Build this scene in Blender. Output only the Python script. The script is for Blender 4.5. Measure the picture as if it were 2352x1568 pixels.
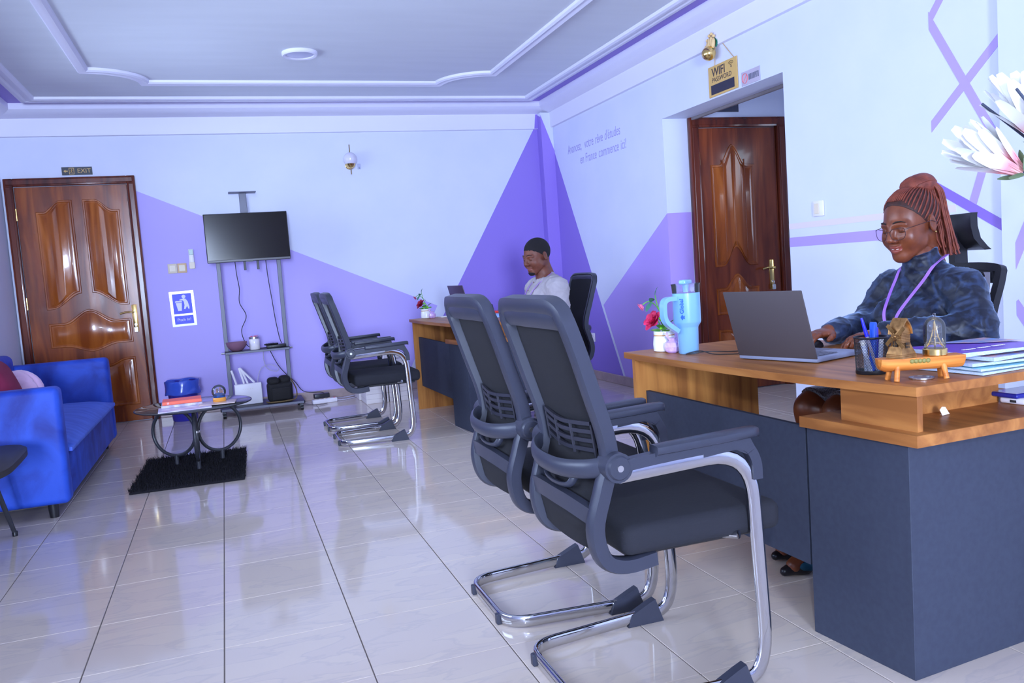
import bpy, bmesh, math, random
import numpy as np
from mathutils import Vector, Matrix, Euler
random.seed(7)
for _o in list(bpy.data.objects): bpy.data.objects.remove(_o, do_unlink=True)
SC = bpy.context.scene
COL = SC.collection
PI = math.pi

# ------------------------------------------------------------------ camera
YAW, PITCH, ROLL = 0.3262451, -0.0862506, -0.0716179
CAM = Vector((0.1027, -2.6814, 1.1039))
fw = Vector((math.sin(YAW)*math.cos(PITCH), math.cos(YAW)*math.cos(PITCH), math.sin(PITCH)))
r0 = Vector((math.cos(YAW), -math.sin(YAW), 0)); u0 = r0.cross(fw)
rt = r0*math.cos(ROLL) + u0*math.sin(ROLL); up = -r0*math.sin(ROLL) + u0*math.cos(ROLL)
cd = bpy.data.cameras.new('camera'); cam = bpy.data.objects.new('camera', cd); COL.objects.link(cam)
cam.matrix_world = Matrix(((rt.x, up.x, -fw.x, CAM.x), (rt.y, up.y, -fw.y, CAM.y), (rt.z, up.z, -fw.z, CAM.z), (0, 0, 0, 1)))
cd.sensor_fit = 'HORIZONTAL'; cd.sensor_width = 36.0; cd.lens = 1921.6087/2352*36.0
cd.clip_start = 0.02; cd.clip_end = 60
SC.camera = cam

# ------------------------------------------------------------------ light and exposure
SC.view_settings.view_transform = 'Standard'; SC.view_settings.look = 'None'
SC.view_settings.gamma = 1.0; SC.view_settings.use_curve_mapping = False
SC.view_settings.exposure = 0.10
TINT = (0.66, 0.80, 1.0)
W = bpy.data.worlds.new('sky'); SC.world = W; W.use_nodes = True
W.node_tree.nodes['Background'].inputs[0].default_value = (0.55, 0.72, 1.0, 1)
W.node_tree.nodes['Background'].inputs[1].default_value = 1.0
def area(name, loc, target, sx, sy, power, color=TINT, spread=PI):
    l = bpy.data.lights.new(name, 'AREA'); l.shape = 'RECTANGLE'; l.size = sx; l.size_y = sy
    l.energy = power; l.color = color; l.spread = spread
    o = bpy.data.objects.new(name, l); COL.objects.link(o); o.location = loc
    o.rotation_euler = (Vector(target)-Vector(loc)).to_track_quat('-Z', 'Y').to_euler()
    return o
# the camera's flash, a little above and to the right of the lens
fl = bpy.data.lights.new('camera_flash', 'SPOT'); fl.energy = 80; fl.color = (0.72, 0.84, 1.0)
fl.shadow_soft_size = 0.045; fl.spot_size = math.radians(125); fl.spot_blend = 0.6
flo = bpy.data.objects.new('camera_flash', fl); COL.objects.link(flo)
flo.location = CAM + rt*0.06 + up*0.27 - fw*0.05
flo.rotation_euler = (fw + up*0.10).to_track_quat('-Z', 'Y').to_euler()
# window lamps; those above the sofa and behind the camera are added fill
area('window_daylight_left', (-1.80, 0.3, 1.65), (3, 0.5, 1.3), 2.7, 1.35, 130)
area('sofa_fill_light', (-1.80, 3.3, 1.70), (3, 3.3, 1.4), 2.1, 1.30, 90)
area('rear_fill_light', (-0.85, -9.25, 1.55), (-0.4, 3, 1.4), 1.2, 1.9, 1350)
area('window_daylight_hall', (5.40, 1.8, 1.6), (3.5, 2.2, 1.3), 1.4, 1.1, 40)

# ------------------------------------------------------------------ materials
def s2l(c):
    c = c/255.0
    return c/12.92 if c <= 0.04045 else ((c+0.055)/1.055)**2.4
def T(r, g, b, e=1.1):
    """paint colour that shows as this sRGB value in the room's bluish light"""
    return tuple(min(0.93, s2l(v)/(e*t)) for v, t in zip((r, g, b), (0.70, 0.82, 1.0)))
MATS = {}
def M(name, col=None, rough=0.5, metal=0.0, var=None, vscale=20, bump=0, bscale=200, coat=0, trans=0, spec=0.5,
      sheen=0, stretch=None, emit=None, ior=1.45, alpha=1, detail=4, vdist=0):
    if name in MATS: return MATS[name]
    m = bpy.data.materials.new(name); m.use_nodes = True; nt = m.node_tree; b = nt.nodes['Principled BSDF']
    b.inputs['Base Color'].default_value = (*col, 1); b.inputs['Roughness'].default_value = rough
    b.inputs['Metallic'].default_value = metal; b.inputs['Coat Weight'].default_value = coat
    b.inputs['Coat Roughness'].default_value = 0.06
    b.inputs['Transmission Weight'].default_value = trans; b.inputs['IOR'].default_value = ior
    b.inputs['Specular IOR Level'].default_value = spec; b.inputs['Alpha'].default_value = alpha
    if sheen:
        b.inputs['Sheen Weight'].default_value = sheen; b.inputs['Sheen Roughness'].default_value = 0.35
        b.inputs['Sheen Tint'].default_value = (*[min(1, c*2+0.25) for c in col], 1)
    if emit: b.inputs['Emission Color'].default_value = (*emit[0], 1); b.inputs['Emission Strength'].default_value = emit[1]
    tc = nt.nodes.new('ShaderNodeTexCoord'); mp = nt.nodes.new('ShaderNodeMapping')
    nt.links.new(tc.outputs['Object'], mp.inputs[0])
    if stretch: mp.inputs['Scale'].default_value = stretch
    if var:
        n = nt.nodes.new('ShaderNodeTexNoise'); n.inputs['Scale'].default_value = vscale; n.inputs['Detail'].default_value = detail
        n.inputs['Distortion'].default_value = vdist
        nt.links.new(mp.outputs[0], n.inputs['Vector'])
        cr = nt.nodes.new('ShaderNodeValToRGB'); cr.color_ramp.elements[0].position = 0.34; cr.color_ramp.elements[1].position = 0.66
        cr.color_ramp.elements[0].color = (*col, 1); cr.color_ramp.elements[1].color = (*var, 1)
        nt.links.new(n.outputs['Fac'], cr.inputs[0]); nt.links.new(cr.outputs[0], b.inputs['Base Color'])
    if bump:
        n2 = nt.nodes.new('ShaderNodeTexNoise'); n2.inputs['Scale'].default_value = bscale; n2.inputs['Detail'].default_value = 3
        nt.links.new(mp.outputs[0], n2.inputs['Vector'])
        bp = nt.nodes.new('ShaderNodeBump'); bp.inputs['Strength'].default_value = bump; bp.inputs['Distance'].default_value = 0.002
        nt.links.new(n2.outputs['Fac'], bp.inputs['Height']); nt.links.new(bp.outputs[0], b.inputs['Normal'])
    MATS[name] = m
    return m
def thin_glass(name, col, opacity, rough=0.02):
    m = bpy.data.materials.new(name); m.use_nodes = True; nt = m.node_tree; nt.nodes.remove(nt.nodes['Principled BSDF'])
    out = nt.nodes['Material Output']; tr = nt.nodes.new('ShaderNodeBsdfTransparent'); tr.inputs[0].default_value = (*col, 1)
    gl = nt.nodes.new('ShaderNodeBsdfGlossy'); gl.inputs['Roughness'].default_value = rough
    fr = nt.nodes.new('ShaderNodeFresnel'); fr.inputs[0].default_value = 1.45
    df = nt.nodes.new('ShaderNodeBsdfDiffuse'); df.inputs[0].default_value = (*col, 1)
    mx0 = nt.nodes.new('ShaderNodeMixShader'); mx0.inputs[0].default_value = opacity
    mx = nt.nodes.new('ShaderNodeMixShader')
    nt.links.new(tr.outputs[0], mx0.inputs[1]); nt.links.new(df.outputs[0], mx0.inputs[2])
    nt.links.new(fr.outputs[0], mx.inputs[0]); nt.links.new(mx0.outputs[0], mx.inputs[1]); nt.links.new(gl.outputs[0], mx.inputs[2])
    nt.links.new(mx.outputs[0], out.inputs[0]); MATS[name] = m
    return m

WALLW = M('white_wall_paint', T(196, 213, 253), 0.55, var=T(192, 210, 252), vscale=3, bump=0.05, bscale=60)
CEIL = M('ceiling_paint', (0.76, 0.79, 0.84), 0.7, var=(0.73, 0.76, 0.81), vscale=2.5, stretch=(0.5, 3, 1))
TRIMW = M('white_trim_paint', T(205, 218, 255), 0.45)
LAV = M('lavender_paint', T(164, 160, 250), 0.5)
LAV2 = M('lavender_paint_side', T(164, 152, 250), 0.5)
PUR = M('purple_paint', T(130, 116, 224), 0.5)
PALE = M('pale_lilac_paint', T(205, 205, 250), 0.5)
SKIRT = M('baseboard_tile', T(165, 155, 165), 0.25, var=T(150, 142, 152), vscale=9)
GROUT = M('grout', T(104, 102, 108), 0.8)

# marble-look glossy floor tile
def floor_mat():
    m = M('cream_floor_tile', T(187, 185, 189), 0.07, spec=0.5, coat=0.0)
    nt = m.node_tree; b = nt.nodes['Principled BSDF']
    geo = nt.nodes.new('ShaderNodeNewGeometry'); mp = nt.nodes.new('ShaderNodeMapping'); mp.inputs['Scale'].default_value = (1.2, 4.0, 1)
    mp.inputs['Rotation'].default_value = (0, 0, 0.35)
    nt.links.new(geo.outputs['Position'], mp.inputs[0])
    n = nt.nodes.new('ShaderNodeTexNoise'); n.inputs['Scale'].default_value = 2.6; n.inputs['Detail'].default_value = 5; n.inputs['Distortion'].default_value = 0.7
    nt.links.new(mp.outputs[0], n.inputs['Vector'])
    cr = nt.nodes.new('ShaderNodeValToRGB'); e = cr.color_ramp.elements
    e[0].position = 0.47; e[0].color = (*T(189, 187, 190), 1); e[1].position = 0.53; e[1].color = (*T(186, 184, 189), 1)
    k = cr.color_ramp.elements.new(0.5); k.color = (*T(179, 178, 185), 1)
    nt.links.new(n.outputs['Fac'], cr.inputs[0]); nt.links.new(cr.outputs[0], b.inputs['Base Color'])
    return m
TILE = floor_mat()

def wood(name, c1, c2, c3, rough=0.35, axis='y', scale=14, coat=0, spec=0.35):
    m = M(name, c1, rough, coat=coat, spec=spec); nt = m.node_tree; b = nt.nodes['Principled BSDF']
    tc = nt.nodes.new('ShaderNodeTexCoord'); mp = nt.nodes.new('ShaderNodeMapping'); nt.links.new(tc.outputs['Object'], mp.inputs[0])
    mp.inputs['Scale'].default_value = {'x': (0.10, 1, 1), 'y': (1, 0.10, 1), 'z': (1, 1, 0.10)}[axis]
    n = nt.nodes.new('ShaderNodeTexNoise'); n.inputs['Scale'].default_value = scale; n.inputs['Detail'].default_value = 6; n.inputs['Distortion'].default_value = 1.2
    nt.links.new(mp.outputs[0], n.inputs['Vector'])
    cr = nt.nodes.new('ShaderNodeValToRGB'); e = cr.color_ramp.elements
    e[0].position = 0.36; e[0].color = (*c2, 1); e[1].position = 0.66; e[1].color = (*c3, 1)
    k = e.new(0.5); k.color = (*c1, 1)
    nt.links.new(n.outputs['Fac'], cr.inputs[0]); nt.links.new(cr.outputs[0], b.inputs['Base Color'])
    bp = nt.nodes.new('ShaderNodeBump'); bp.inputs['Strength'].default_value = 0.08; bp.inputs['Distance'].default_value = 0.001
    nt.links.new(n.outputs['Fac'], bp.inputs['Height']); nt.links.new(bp.outputs[0], b.inputs['Normal'])
    return m
OAKX = wood('oak_laminate', T(150, 102, 60), T(130, 86, 50), T(166, 118, 70), 0.40, 'y', spec=0.2)
OAKZ = wood('oak_laminate_upright', T(160, 112, 64), T(136, 92, 54), T(176, 128, 74), 0.40, 'z', spec=0.2)
DOORW = wood('varnished_door_wood', T(122, 62, 26), T(96, 44, 18), T(140, 78, 34), 0.2, 'y', 10, coat=0.25)
DOORP = wood('varnished_panel_wood', T(142, 80, 32), T(118, 60, 24), T(160, 96, 44), 0.2, 'y', 9, coat=0.25)
DOORD = wood('dark_door_frame_wood', T(80, 36, 26), T(60, 26, 20), T(98, 46, 30), 0.2, 'y', 10, coat=0.3)
HDOORW = wood('hall_door_wood', T(104, 50, 28), T(82, 36, 20), T(122, 62, 32), 0.18, 'y', 10, coat=0.35)
HDOORP = wood('hall_panel_wood', T(128, 68, 26), T(104, 52, 20), T(146, 84, 36), 0.18, 'y', 9, coat=0.35)
GREY = M('slate_grey_laminate', T(55, 64, 86), 0.65, var=T(52, 60, 82), vscale=60, spec=0.15)
BLKP = M('black_plastic', T(46, 52, 72), 0.36, bump=0.04, bscale=500)
BLKD = M('black_plastic_dark', T(22, 23, 32), 0.4)
BLKM = M('black_metal', T(44, 48, 60), 0.35)
MESHF = M('black_mesh_fabric', T(18, 19, 28), 0.85, bump=0.35, bscale=900)
FABR = M('black_seat_fabric', T(27, 30, 42), 0.9, bump=0.3, bscale=700, stretch=(0.15, 0.15, 1))
CHROME = M('chrome', (0.58, 0.58, 0.60), 0.06, 1.0)
BRASS = M('brass', (0.80, 0.56, 0.20), 0.2, 1.0)
BRONZE = M('antique_brass', T(160, 128, 86), 0.34, 0.75, var=T(120, 92, 60), vscale=60)
STEEL = M('satin_steel', (0.66, 0.65, 0.64), 0.28, 1.0)
WHITEP = M('white_plastic', T(212, 222, 252), 0.35)
CREAMP = M('cream_plastic', T(205, 205, 200), 0.4)
PAPER = M('white_paper', T(225, 232, 252), 0.7)
CLEAR = thin_glass('clear_plastic', (0.94, 0.95, 1.0), 0.05)
SMOKE = thin_glass('smoked_glass', (0.55, 0.55, 0.58), 0.12)

# ------------------------------------------------------------------ mesh helpers
class MB:
    def __init__(s): s.v = []; s.f = []; s.m = []
    def add(s, v, f, mi=0, X=None):
        k = len(s.v)
        s.v += [tuple(X @ Vector(p)) for p in v] if X else [tuple(p) for p in v]
        s.f += [tuple(i+k for i in q) for q in f]; s.m += [mi]*len(f)
        return s
    def box(s, x0, x1, y0, y1, z0, z1, r=0, seg=1, mi=0, X=None):
        bm = bmesh.new(); bmesh.ops.create_cube(bm, size=1)
        for q in bm.verts: q.co = Vector(((x0+x1)/2+q.co.x*(x1-x0), (y0+y1)/2+q.co.y*(y1-y0), (z0+z1)/2+q.co.z*(z1-z0)))
        if r: bmesh.ops.bevel(bm, geom=list(bm.edges), offset=r, segments=seg, profile=0.5, affect='EDGES')
        s.bm(bm, mi, X); return s
    def bm(s, bm, mi=0, X=None):
        bm.verts.index_update()
        s.add([q.co.copy() for q in bm.verts], [[q.index for q in f.verts] for f in bm.faces], mi, X); bm.free(); return s
    def prism(s, poly, z0, z1, mi=0, X=None, inset=0, axis='z'):
        n = len(poly)
        def P(p, z): return {'z': (p[0], p[1], z), 'y': (p[0], z, p[1]), 'x': (z, p[0], p[1])}[axis]
        ring0 = [P(p, z0) for p in poly]; ring1 = [P(p, z1) for p in poly]
        if inset:
            c = (sum(p[0] for p in poly)/n, sum(p[1] for p in poly)/n)
            tops = offset_poly(poly, inset)
            v = ring0 + [P(p, z1-inset*0.6) for p in poly] + [P(p, z1) for p in tops]
            f = [tuple(range(n))[::-1], tuple(range(2*n, 3*n))]
            for k in range(2):
                f += [(k*n+i, k*n+(i+1) % n, (k+1)*n+(i+1) % n, (k+1)*n+i) for i in range(n)]
        else:
            v = ring0+ring1; f = [tuple(range(n))[::-1], tuple(range(n, 2*n))] + [(i, (i+1) % n, n+(i+1) % n, n+i) for i in range(n)]
        s.add(v, f, mi, X); return s
    def lathe(s, prof, n=24, mi=0, X=None, close=True, a0=0, a1=2*PI):
        full = abs(a1-a0-2*PI) < 1e-6; k = n if full else n+1
        v = []; f = []
        for (r, z) in prof:
            for i in range(k):
                a = a0+(a1-a0)*i/n; v.append((r*math.cos(a), r*math.sin(a), z))
        m = len(prof)
        for j in range(m-1):
            for i in range(n if full else n):
                i2 = (i+1) % k if full else i+1
                f.append((j*k+i, j*k+i2, (j+1)*k+i2, (j+1)*k+i))
        if close and full:
            if prof[0][0] > 1e-6: f.append(tuple(range(k))[::-1])
            if prof[-1][0] > 1e-6: f.append(tuple((m-1)*k+i for i in range(k)))
        s.add(v, f, mi, X); return s
    def cyl(s, a, b, r, r2=None, n=14, mi=0):
        a = Vector(a); b = Vector(b); d = b-a; q = d.to_track_quat('Z', 'Y').to_matrix().to_4x4(); q.translation = a
        return s.lathe([(r, 0), (r if r2 is None else r2, d.length)], n, mi, q)
    def sphere(s, c, r, n=16, m=10, mi=0, X=None):
        rr = (r, r, r) if not hasattr(r, '__len__') else r
        A = Matrix.Translation(c) @ Matrix.Diagonal((*rr, 1))
        if X: A = X @ A
        return s.lathe([(max(1e-7, math.sin(PI*j/m)), -math.cos(PI*j/m)) for j in range(m+1)], n, mi, A)
    def sweep(s, path, prof, mi=0, closed=False, ref=None, scales=None, X=None):
        P = [Vector(p) for p in path]; n = len(P); k = len(prof)
        tg = []
        for i in range(n):
            a = P[(i-1) % n] if closed else P[max(0, i-1)]; b = P[(i+1) % n] if closed else P[min(n-1, i+1)]
            tg.append((b-a).normalized())
        r = Vector(ref) if ref else Vector((0, 0, 1))
        if abs(r.dot(tg[0])) > 0.95: r = Vector((1, 0, 0)) if abs(tg[0].x) < 0.9 else Vector((0, 1, 0))
        u = (r-tg[0]*r.dot(tg[0])).normalized(); v = []
        for i in range(n):
            if i:
                q = tg[i-1].rotation_difference(tg[i]); u = q @ u; u = (u-tg[i]*u.dot(tg[i])).normalized()
            w = tg[i].cross(u); sc = scales[i] if scales else 1
            for (a, b) in prof: v.append(P[i]+u*a*sc+w*b*sc)
        f = []
        for i in range(n if closed else n-1):
            j = (i+1) % n
            for q in range(k): f.append((i*k+q, i*k+(q+1) % k, j*k+(q+1) % k, j*k+q))
        if not closed: f += [tuple(range(k))[::-1], tuple((n-1)*k+q for q in range(k))]
        s.add(v, f, mi, X); return s
    def tube(s, path, r, n=8, mi=0, closed=False, scales=None, X=None):
        return s.sweep(path, circ(r, r, n), mi, closed, None, scales, X)
    def build(s, name, mat, parent=None, smooth=40, loc=None):
        me = bpy.data.meshes.new(name); me.from_pydata(s.v, [], s.f); me.update()
        for m in (mat if isinstance(mat, (list, tuple)) else [mat]): me.materials.append(m)
        if any(s.m): me.polygons.foreach_set('material_index', s.m)
        bm = bmesh.new(); bm.from_mesh(me); bmesh.ops.recalc_face_normals(bm, faces=bm.faces); bm.to_mesh(me); bm.free()
        if smooth:
            me.shade_smooth()
            if smooth < 180: me.set_sharp_from_angle(angle=math.radians(smooth))
        o = bpy.data.objects.new(name, me); COL.objects.link(o)
        if parent: o.parent = parent
        if loc: o.location = loc
        return o
def circ(a, b, n=8, rot=0): return [(a*math.cos(2*PI*i/n+rot), b*math.sin(2*PI*i/n+rot)) for i in range(n)]
def offset_poly(poly, d):
    n = len(poly); ar = sum(poly[i][0]*poly[(i+1) % n][1]-poly[(i+1) % n][0]*poly[i][1] for i in range(n)); sg = 1 if ar > 0 else -1
    out = []
    for i in range(n):
        a = Vector(poly[i-1]); b = Vector(poly[i]); c = Vector(poly[(i+1) % n])
        e1 = (b-a).normalized(); e2 = (c-b).normalized(); n1 = Vector((-e1.y, e1.x))*sg; n2 = Vector((-e2.y, e2.x))*sg
        m = n1+n2
        if m.length < 1e-6: m = n1
        m.normalize(); out.append(tuple(b+m*(d/max(0.35, m.dot(n1)))))
    return out
def cr(pts, n=6, closed=False):
    P = [Vector(p) for p in pts]; out = []; N = len(P)
    for i in range(N if closed else N-1):
        if closed: a, b, c, d = P[(i-1) % N], P[i], P[(i+1) % N], P[(i+2) % N]
        else: a, b, c, d = P[max(0, i-1)], P[i], P[i+1], P[min(N-1, i+2)]
        for k in range(n):
            t = k/n; out.append(0.5*((2*b)+(c-a)*t+(2*a-5*b+4*c-d)*t*t+(3*b-a-3*c+d)*t**3))
    if not closed: out.append(P[-1])
    return out
def fillet(pts, r, n=5):
    P = [Vector(p) for p in pts]; out = [P[0]]
    for i in range(1, len(P)-1):
        rr = r[i-1] if hasattr(r, '__len__') else r
        a = (P[i-1]-P[i]); b = (P[i+1]-P[i]); la = min(rr, a.length*0.49); lb = min(rr, b.length*0.49)
        p0 = P[i]+a.normalized()*la; p1 = P[i]+b.normalized()*lb
        for k in range(n+1):
            t = k/n; out.append(p0*(1-t)**2+P[i]*2*t*(1-t)+p1*t*t)
    out.append(P[-1]); return out
def thing(name, label, cat, loc=(0, 0, 0), rotz=0, group=None, rot=None, kind=None):
    o = bpy.data.objects.new(name, None); COL.objects.link(o); o.location = loc; o.empty_display_size = 0.05
    o.rotation_euler = rot if rot else (0, 0, rotz)
    return tag(o, label, cat, group, kind)
def tag(o, label, cat=None, group=None, kind=None):
    o['label'] = label
    if cat: o['category'] = cat
    if group: o['group'] = group
    if kind: o['kind'] = kind
    return o
def dup(root, loc, rotz, label=None):
    r = root.copy(); COL.objects.link(r); r.location = loc; r.rotation_euler = (0, 0, rotz)
    if label: r['label'] = label
    for ch in list(root.children):
        c = ch.copy(); COL.objects.link(c); c.parent = r
        for g in list(ch.children):
            d = g.copy(); COL.objects.link(d); d.parent = c
    return r
def text(name, s, size, mat, parent, loc=(0, 0, 0), rot=(0, 0, 0), ext=0.0006, align='CENTER', shear=0, sx=1, bold=0):
    c = bpy.data.curves.new('tmp_text', 'FONT'); c.body = s; c.size = size; c.extrude = ext; c.align_x = align; c.align_y = 'CENTER'; c.shear = shear
    c.offset = bold
    t = bpy.data.objects.new('tmp_text', c); COL.objects.link(t); dg = bpy.context.evaluated_depsgraph_get()
    me = bpy.data.meshes.new_from_object(t.evaluated_get(dg)); bpy.data.objects.remove(t); bpy.data.curves.remove(c)
    me.materials.clear(); me.materials.append(mat); me.name = name
    o = bpy.data.objects.new(name, me); COL.objects.link(o); o.parent = parent; o.location = loc; o.rotation_euler = rot; o.scale = (sx, 1, 1)
    return o
BACKR = (PI/2, 0, 0)            # local x = reading, y = up, z = out of the back wall
RIGHTR = (PI/2, 0, -PI/2)       # the same for the right wall
YB, XR, XL, ZC = 5.40, 3.40, -1.57, 2.78
ZC = 2.75; YF = -9.0  # rear wall set far back to even out the added rear fill
def S(o, label, cat): return tag(o, label, cat, None, 'structure')
# ------------------------------------------------------------------ floor with single tiles
TS = 0.4
fb = MB().box(XL-0.12, 5.3, -2.4, YB+0.1, -0.10, -0.003).box(XL-0.12, XR+0.25, YF-0.1, -2.4, -0.10, -0.0005, mi=1)
floor = S(fb.build('floor', [GROUT, TILE], smooth=0), 'cream glossy tiled floor of the office', 'floor')
_tc = {}
def tile(x0, x1, y0, y1):
    key = (round(x1-x0, 3), round(y1-y0, 3))
    if key not in _tc:
        w, d = key; gx, gy = 0.0017, 0.0011
        t_ = MB().box(gx, w-gx, gy, d-gy, -0.0035, 0.0, 0.0012, 1).build('tile', TILE, smooth=0); _tc[key] = t_.data; bpy.data.objects.remove(t_)
    o = bpy.data.objects.new('tile', _tc[key]); COL.objects.link(o); o.parent = floor; o.location = (x0, y0, 0)
for i in range(-4, 9):
    for j in range(-6, 14):
        tile(max(XL, i*TS), min(XR, i*TS+TS), j*TS, min(YB, j*TS+TS))
for i in range(8, 13):
    for j in range(4, 8):
        x0, x1 = max(XR, i*TS), i*TS+TS; y0, y1 = max(1.636, j*TS), min(3.10, j*TS+TS)
        if x1 > 5.2 or y1-y0 < 0.05: continue
        if x0 < 3.65: tile(x0, min(x1, 3.65) if x1 > 3.65 else x1, y0, y1)
        if x1 > 3.65: tile(max(3.65, x0), x1, y0, y1)

# ------------------------------------------------------------------ walls
wb = S(MB().box(XL-0.12, XR+0.25, YB, YB+0.1, 0, ZC+0.1).build('wall_back', WALLW, smooth=0), 'white and lavender painted wall behind the television', 'wall')
DY0, DY1, DZ = 1.634, 3.10, 2.165
wr = S(MB().box(XR, XR+0.25, DY1, YB, 0, ZC+0.1).box(XR, XR+0.25, YF, DY0, 0, ZC+0.1).box(XR, XR+0.25, DY0, DY1, DZ, ZC+0.1)
       .build('wall_right', WALLW, smooth=0), 'white and purple painted wall with an open doorway', 'wall')
WL0, WL1, WZ0, WZ1 = -1.10, 1.70, 0.95, 2.35
WM0, WM1 = 2.20, 4.40
wl = S(MB().box(XL-0.12, XL, YF, WL0, 0, ZC+0.1).box(XL-0.12, XL, WL1, WM0, 0, ZC+0.1).box(XL-0.12, XL, WM1, YB, 0, ZC+0.1).box(XL-0.12, XL, WL0, WL1, 0, WZ0).box(XL-0.12, XL, WL0, WL1, WZ1, ZC+0.1)
       .box(XL-0.12, XL, WM0, WM1, 0, WZ0+0.05).box(XL-0.12, XL, WM0, WM1, WZ1, ZC+0.1)
       .build('wall_left', WALLW, smooth=0), 'white wall behind the blue sofa', 'wall')
RZ0, RZ1 = 0.55, 2.45; RA0, RA1 = -1.48, -0.22
wf = S(MB().box(XL, RA0, YF-0.12, YF, 0, ZC+0.1).box(RA1, XR, YF-0.12, YF, 0, ZC+0.1).box(RA0, RA1, YF-0.12, YF, 0, RZ0).box(RA0, RA1, YF-0.12, YF, RZ1, ZC+0.1)
       .build('wall_front', WALLW, smooth=0), 'white wall with an added window behind the camera', 'wall')
# hall behind the doorway
hb = S(MB().box(XR+0.25, 5.3, DY1, DY1+0.1, 0, ZC+0.1).build('wall_hall', WALLW, smooth=0), 'pale hall wall around the inner brown door', 'wall')
HW0, HW1, HZ0, HZ1 = 1.05, 2.55, 0.95, 2.15
S(MB().box(5.2, 5.3, 0.4, HW0, 0, ZC+0.1).box(5.2, 5.3, HW1, DY1, 0, ZC+0.1).box(5.2, 5.3, HW0, HW1, 0, HZ0).box(5.2, 5.3, HW0, HW1, HZ1, ZC+0.1).box(XR+0.25, 5.2, 0.3, 0.4, 0, ZC+0.1).build('wall_hall_side', WALLW, smooth=0), 'hall side walls with a window beyond the doorway', 'wall')
ce = S(MB().box(XL-0.12, 5.3, YF-0.12, YB+0.1, ZC, ZC+0.12).build('ceiling', CEIL, smooth=0), 'pale grey ceiling with white plaster mouldings', 'ceiling')

def ring_trim(prof):
    v = []; f = []
    for d, z in prof: v += [(XL+d, YF+d, z), (XL+d, YB-d, z), (XR-d, YB-d, z), (XR-d, YF+d, z)]
    for j in range(len(prof)-1):
        for i in range(4): f.append((j*4+i, j*4+(i+1) % 4, j*4+4+(i+1) % 4, j*4+4+i))
    return MB().add(v, f)
S(ring_trim([(0, 2.495), (0.028, 2.498), (0.030, 2.505), (0.030, 2.645), (0.045, 2.650), (0.085, 2.662), (0.13, 2.685), (0.150, 2.70), (0.150, ZC)]).build('trim_1', TRIMW, smooth=25),
  'white stepped cornice along the top of the walls', 'cornice')
S(ring_trim([(0.265, ZC), (0.268, 2.728), (0.285, 2.722), (0.305, 2.722), (0.320, 2.730), (0.340, 2.722), (0.365, 2.722), (0.382, 2.730), (0.386, ZC)]).build('trim_2', TRIMW, smooth=25),
  'white double moulding around the ceiling edge', 'moulding')
ring_trim([(0.150, ZC-0.0015), (0.265, ZC-0.0015)]).build('paint_strip', PUR, ce, 0)
# inner moulding with notched corners
def inner_path():
    x0, x1, y0, y1, r = -0.70, 2.40, -7.8, 4.47, 0.38; P = []
    for cx, cy, a0 in ((x0, y1, 0), (x1, y1, -PI/2), (x1, y0, PI), (x0, y0, PI/2)):
        pts = []
        for k in range(9):
            a = {(x0, y1): -PI/2+k/8*PI/2, (x1, y1): PI+k/8*PI/2, (x1, y0): PI/2+k/8*PI/2, (x0, y0): 0+k/8*PI/2}[(cx, cy)]
            pts.append((cx+r*math.cos(a), cy+r*math.sin(a), ZC))
        P += pts
    return P
ip = inner_path(); q = []
for i, p in enumerate(ip):
    q.append(Vector(p))
n_ = len(q); offs = [(-0.040, 0), (-0.038, -0.018), (-0.022, -0.028), (-0.008, -0.022), (0.008, -0.024), (0.026, -0.032), (0.038, -0.022), (0.040, 0)]
v = []; f = []
for i in range(n_):
    a = (q[i]-q[i-1]).normalized(); b = (q[(i+1) % n_]-q[i]).normalized(); na = Vector((-a.y, a.x, 0)); nb = Vector((-b.y, b.x, 0)); m = (na+nb).normalized(); k = 1/max(0.5, m.dot(na))
    for d, z in offs: v.append(q[i]+m*d*k+Vector((0, 0, z)))
for i in range(n_):
    j = (i+1) % n_
    for k in range(len(offs)-1): f.append((i*8+k, i*8+k+1, j*8+k+1, j*8+k))
S(MB().add(v, f).build('trim_3', TRIMW, smooth=35), 'white ceiling moulding with scooped corners', 'moulding')

# painted areas (a coat of paint just proud of the plaster)
def paint(wall, poly, mat, plane, at):
    mb = MB()
    if plane == 'y': mb.prism(poly, at, at-0.0015, axis='y')
    else: mb.prism(poly, at, at-0.0015, axis='x')
    mb.build('paint_area', mat, wall, 0)
paint(wb, [(-0.54, 0.0), (-0.54, 2.02), (2.085, 0.797), (1.66, 0.0)], LAV, 'y', YB)
paint(wb, [(1.72, 0.0), (3.228, 2.497), (3.27, 2.497), (3.27, 0.0)], PUR, 'y', YB)
paint(wb, [(3.228, 2.500), (3.247, 2.64), (3.27, 2.64), (3.27, 2.50)], PUR, 'y', YB-0.030)
col = S(MB().box(3.27, XR, 5.29, YB, 0, 2.645, 0.004).build('wall_pilaster', WALLW, smooth=0), 'narrow painted pilaster in the far corner', 'pilaster')
paint(col, [(3.27, 0.0), (3.27, 2.62), (XR, 2.26), (XR, 0.0)], M('purple_paint_pilaster', T(136, 120, 230), 0.5), 'y', 5.29)
paint(col, [(5.29, 0.0), (YB, 0.0), (YB, 2.64), (5.29, 2.60)], PUR, 'x', 3.27)
paint(wr, [(5.29, 0.0), (5.29, 2.245), (3.985, 0.0)], PUR, 'x', XR)
paint(wr, [(4.355, 0.713), (3.10, 1.446), (3.10, 0.0), (3.94, 0.0)], LAV2, 'x', XR)
MB().box(XR, XR+0.21, DY1-0.0015, DY1, 0, 1.446).build('paint_area', M('lavender_paint_jamb', T(165, 150, 246), 0.5), wr, 0)
paint(wr, [(DY0, 1.115), (DY0, 1.172), (0.40, 1.172), (0.40, 1.115)], LAV2, 'x', XR)
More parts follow.
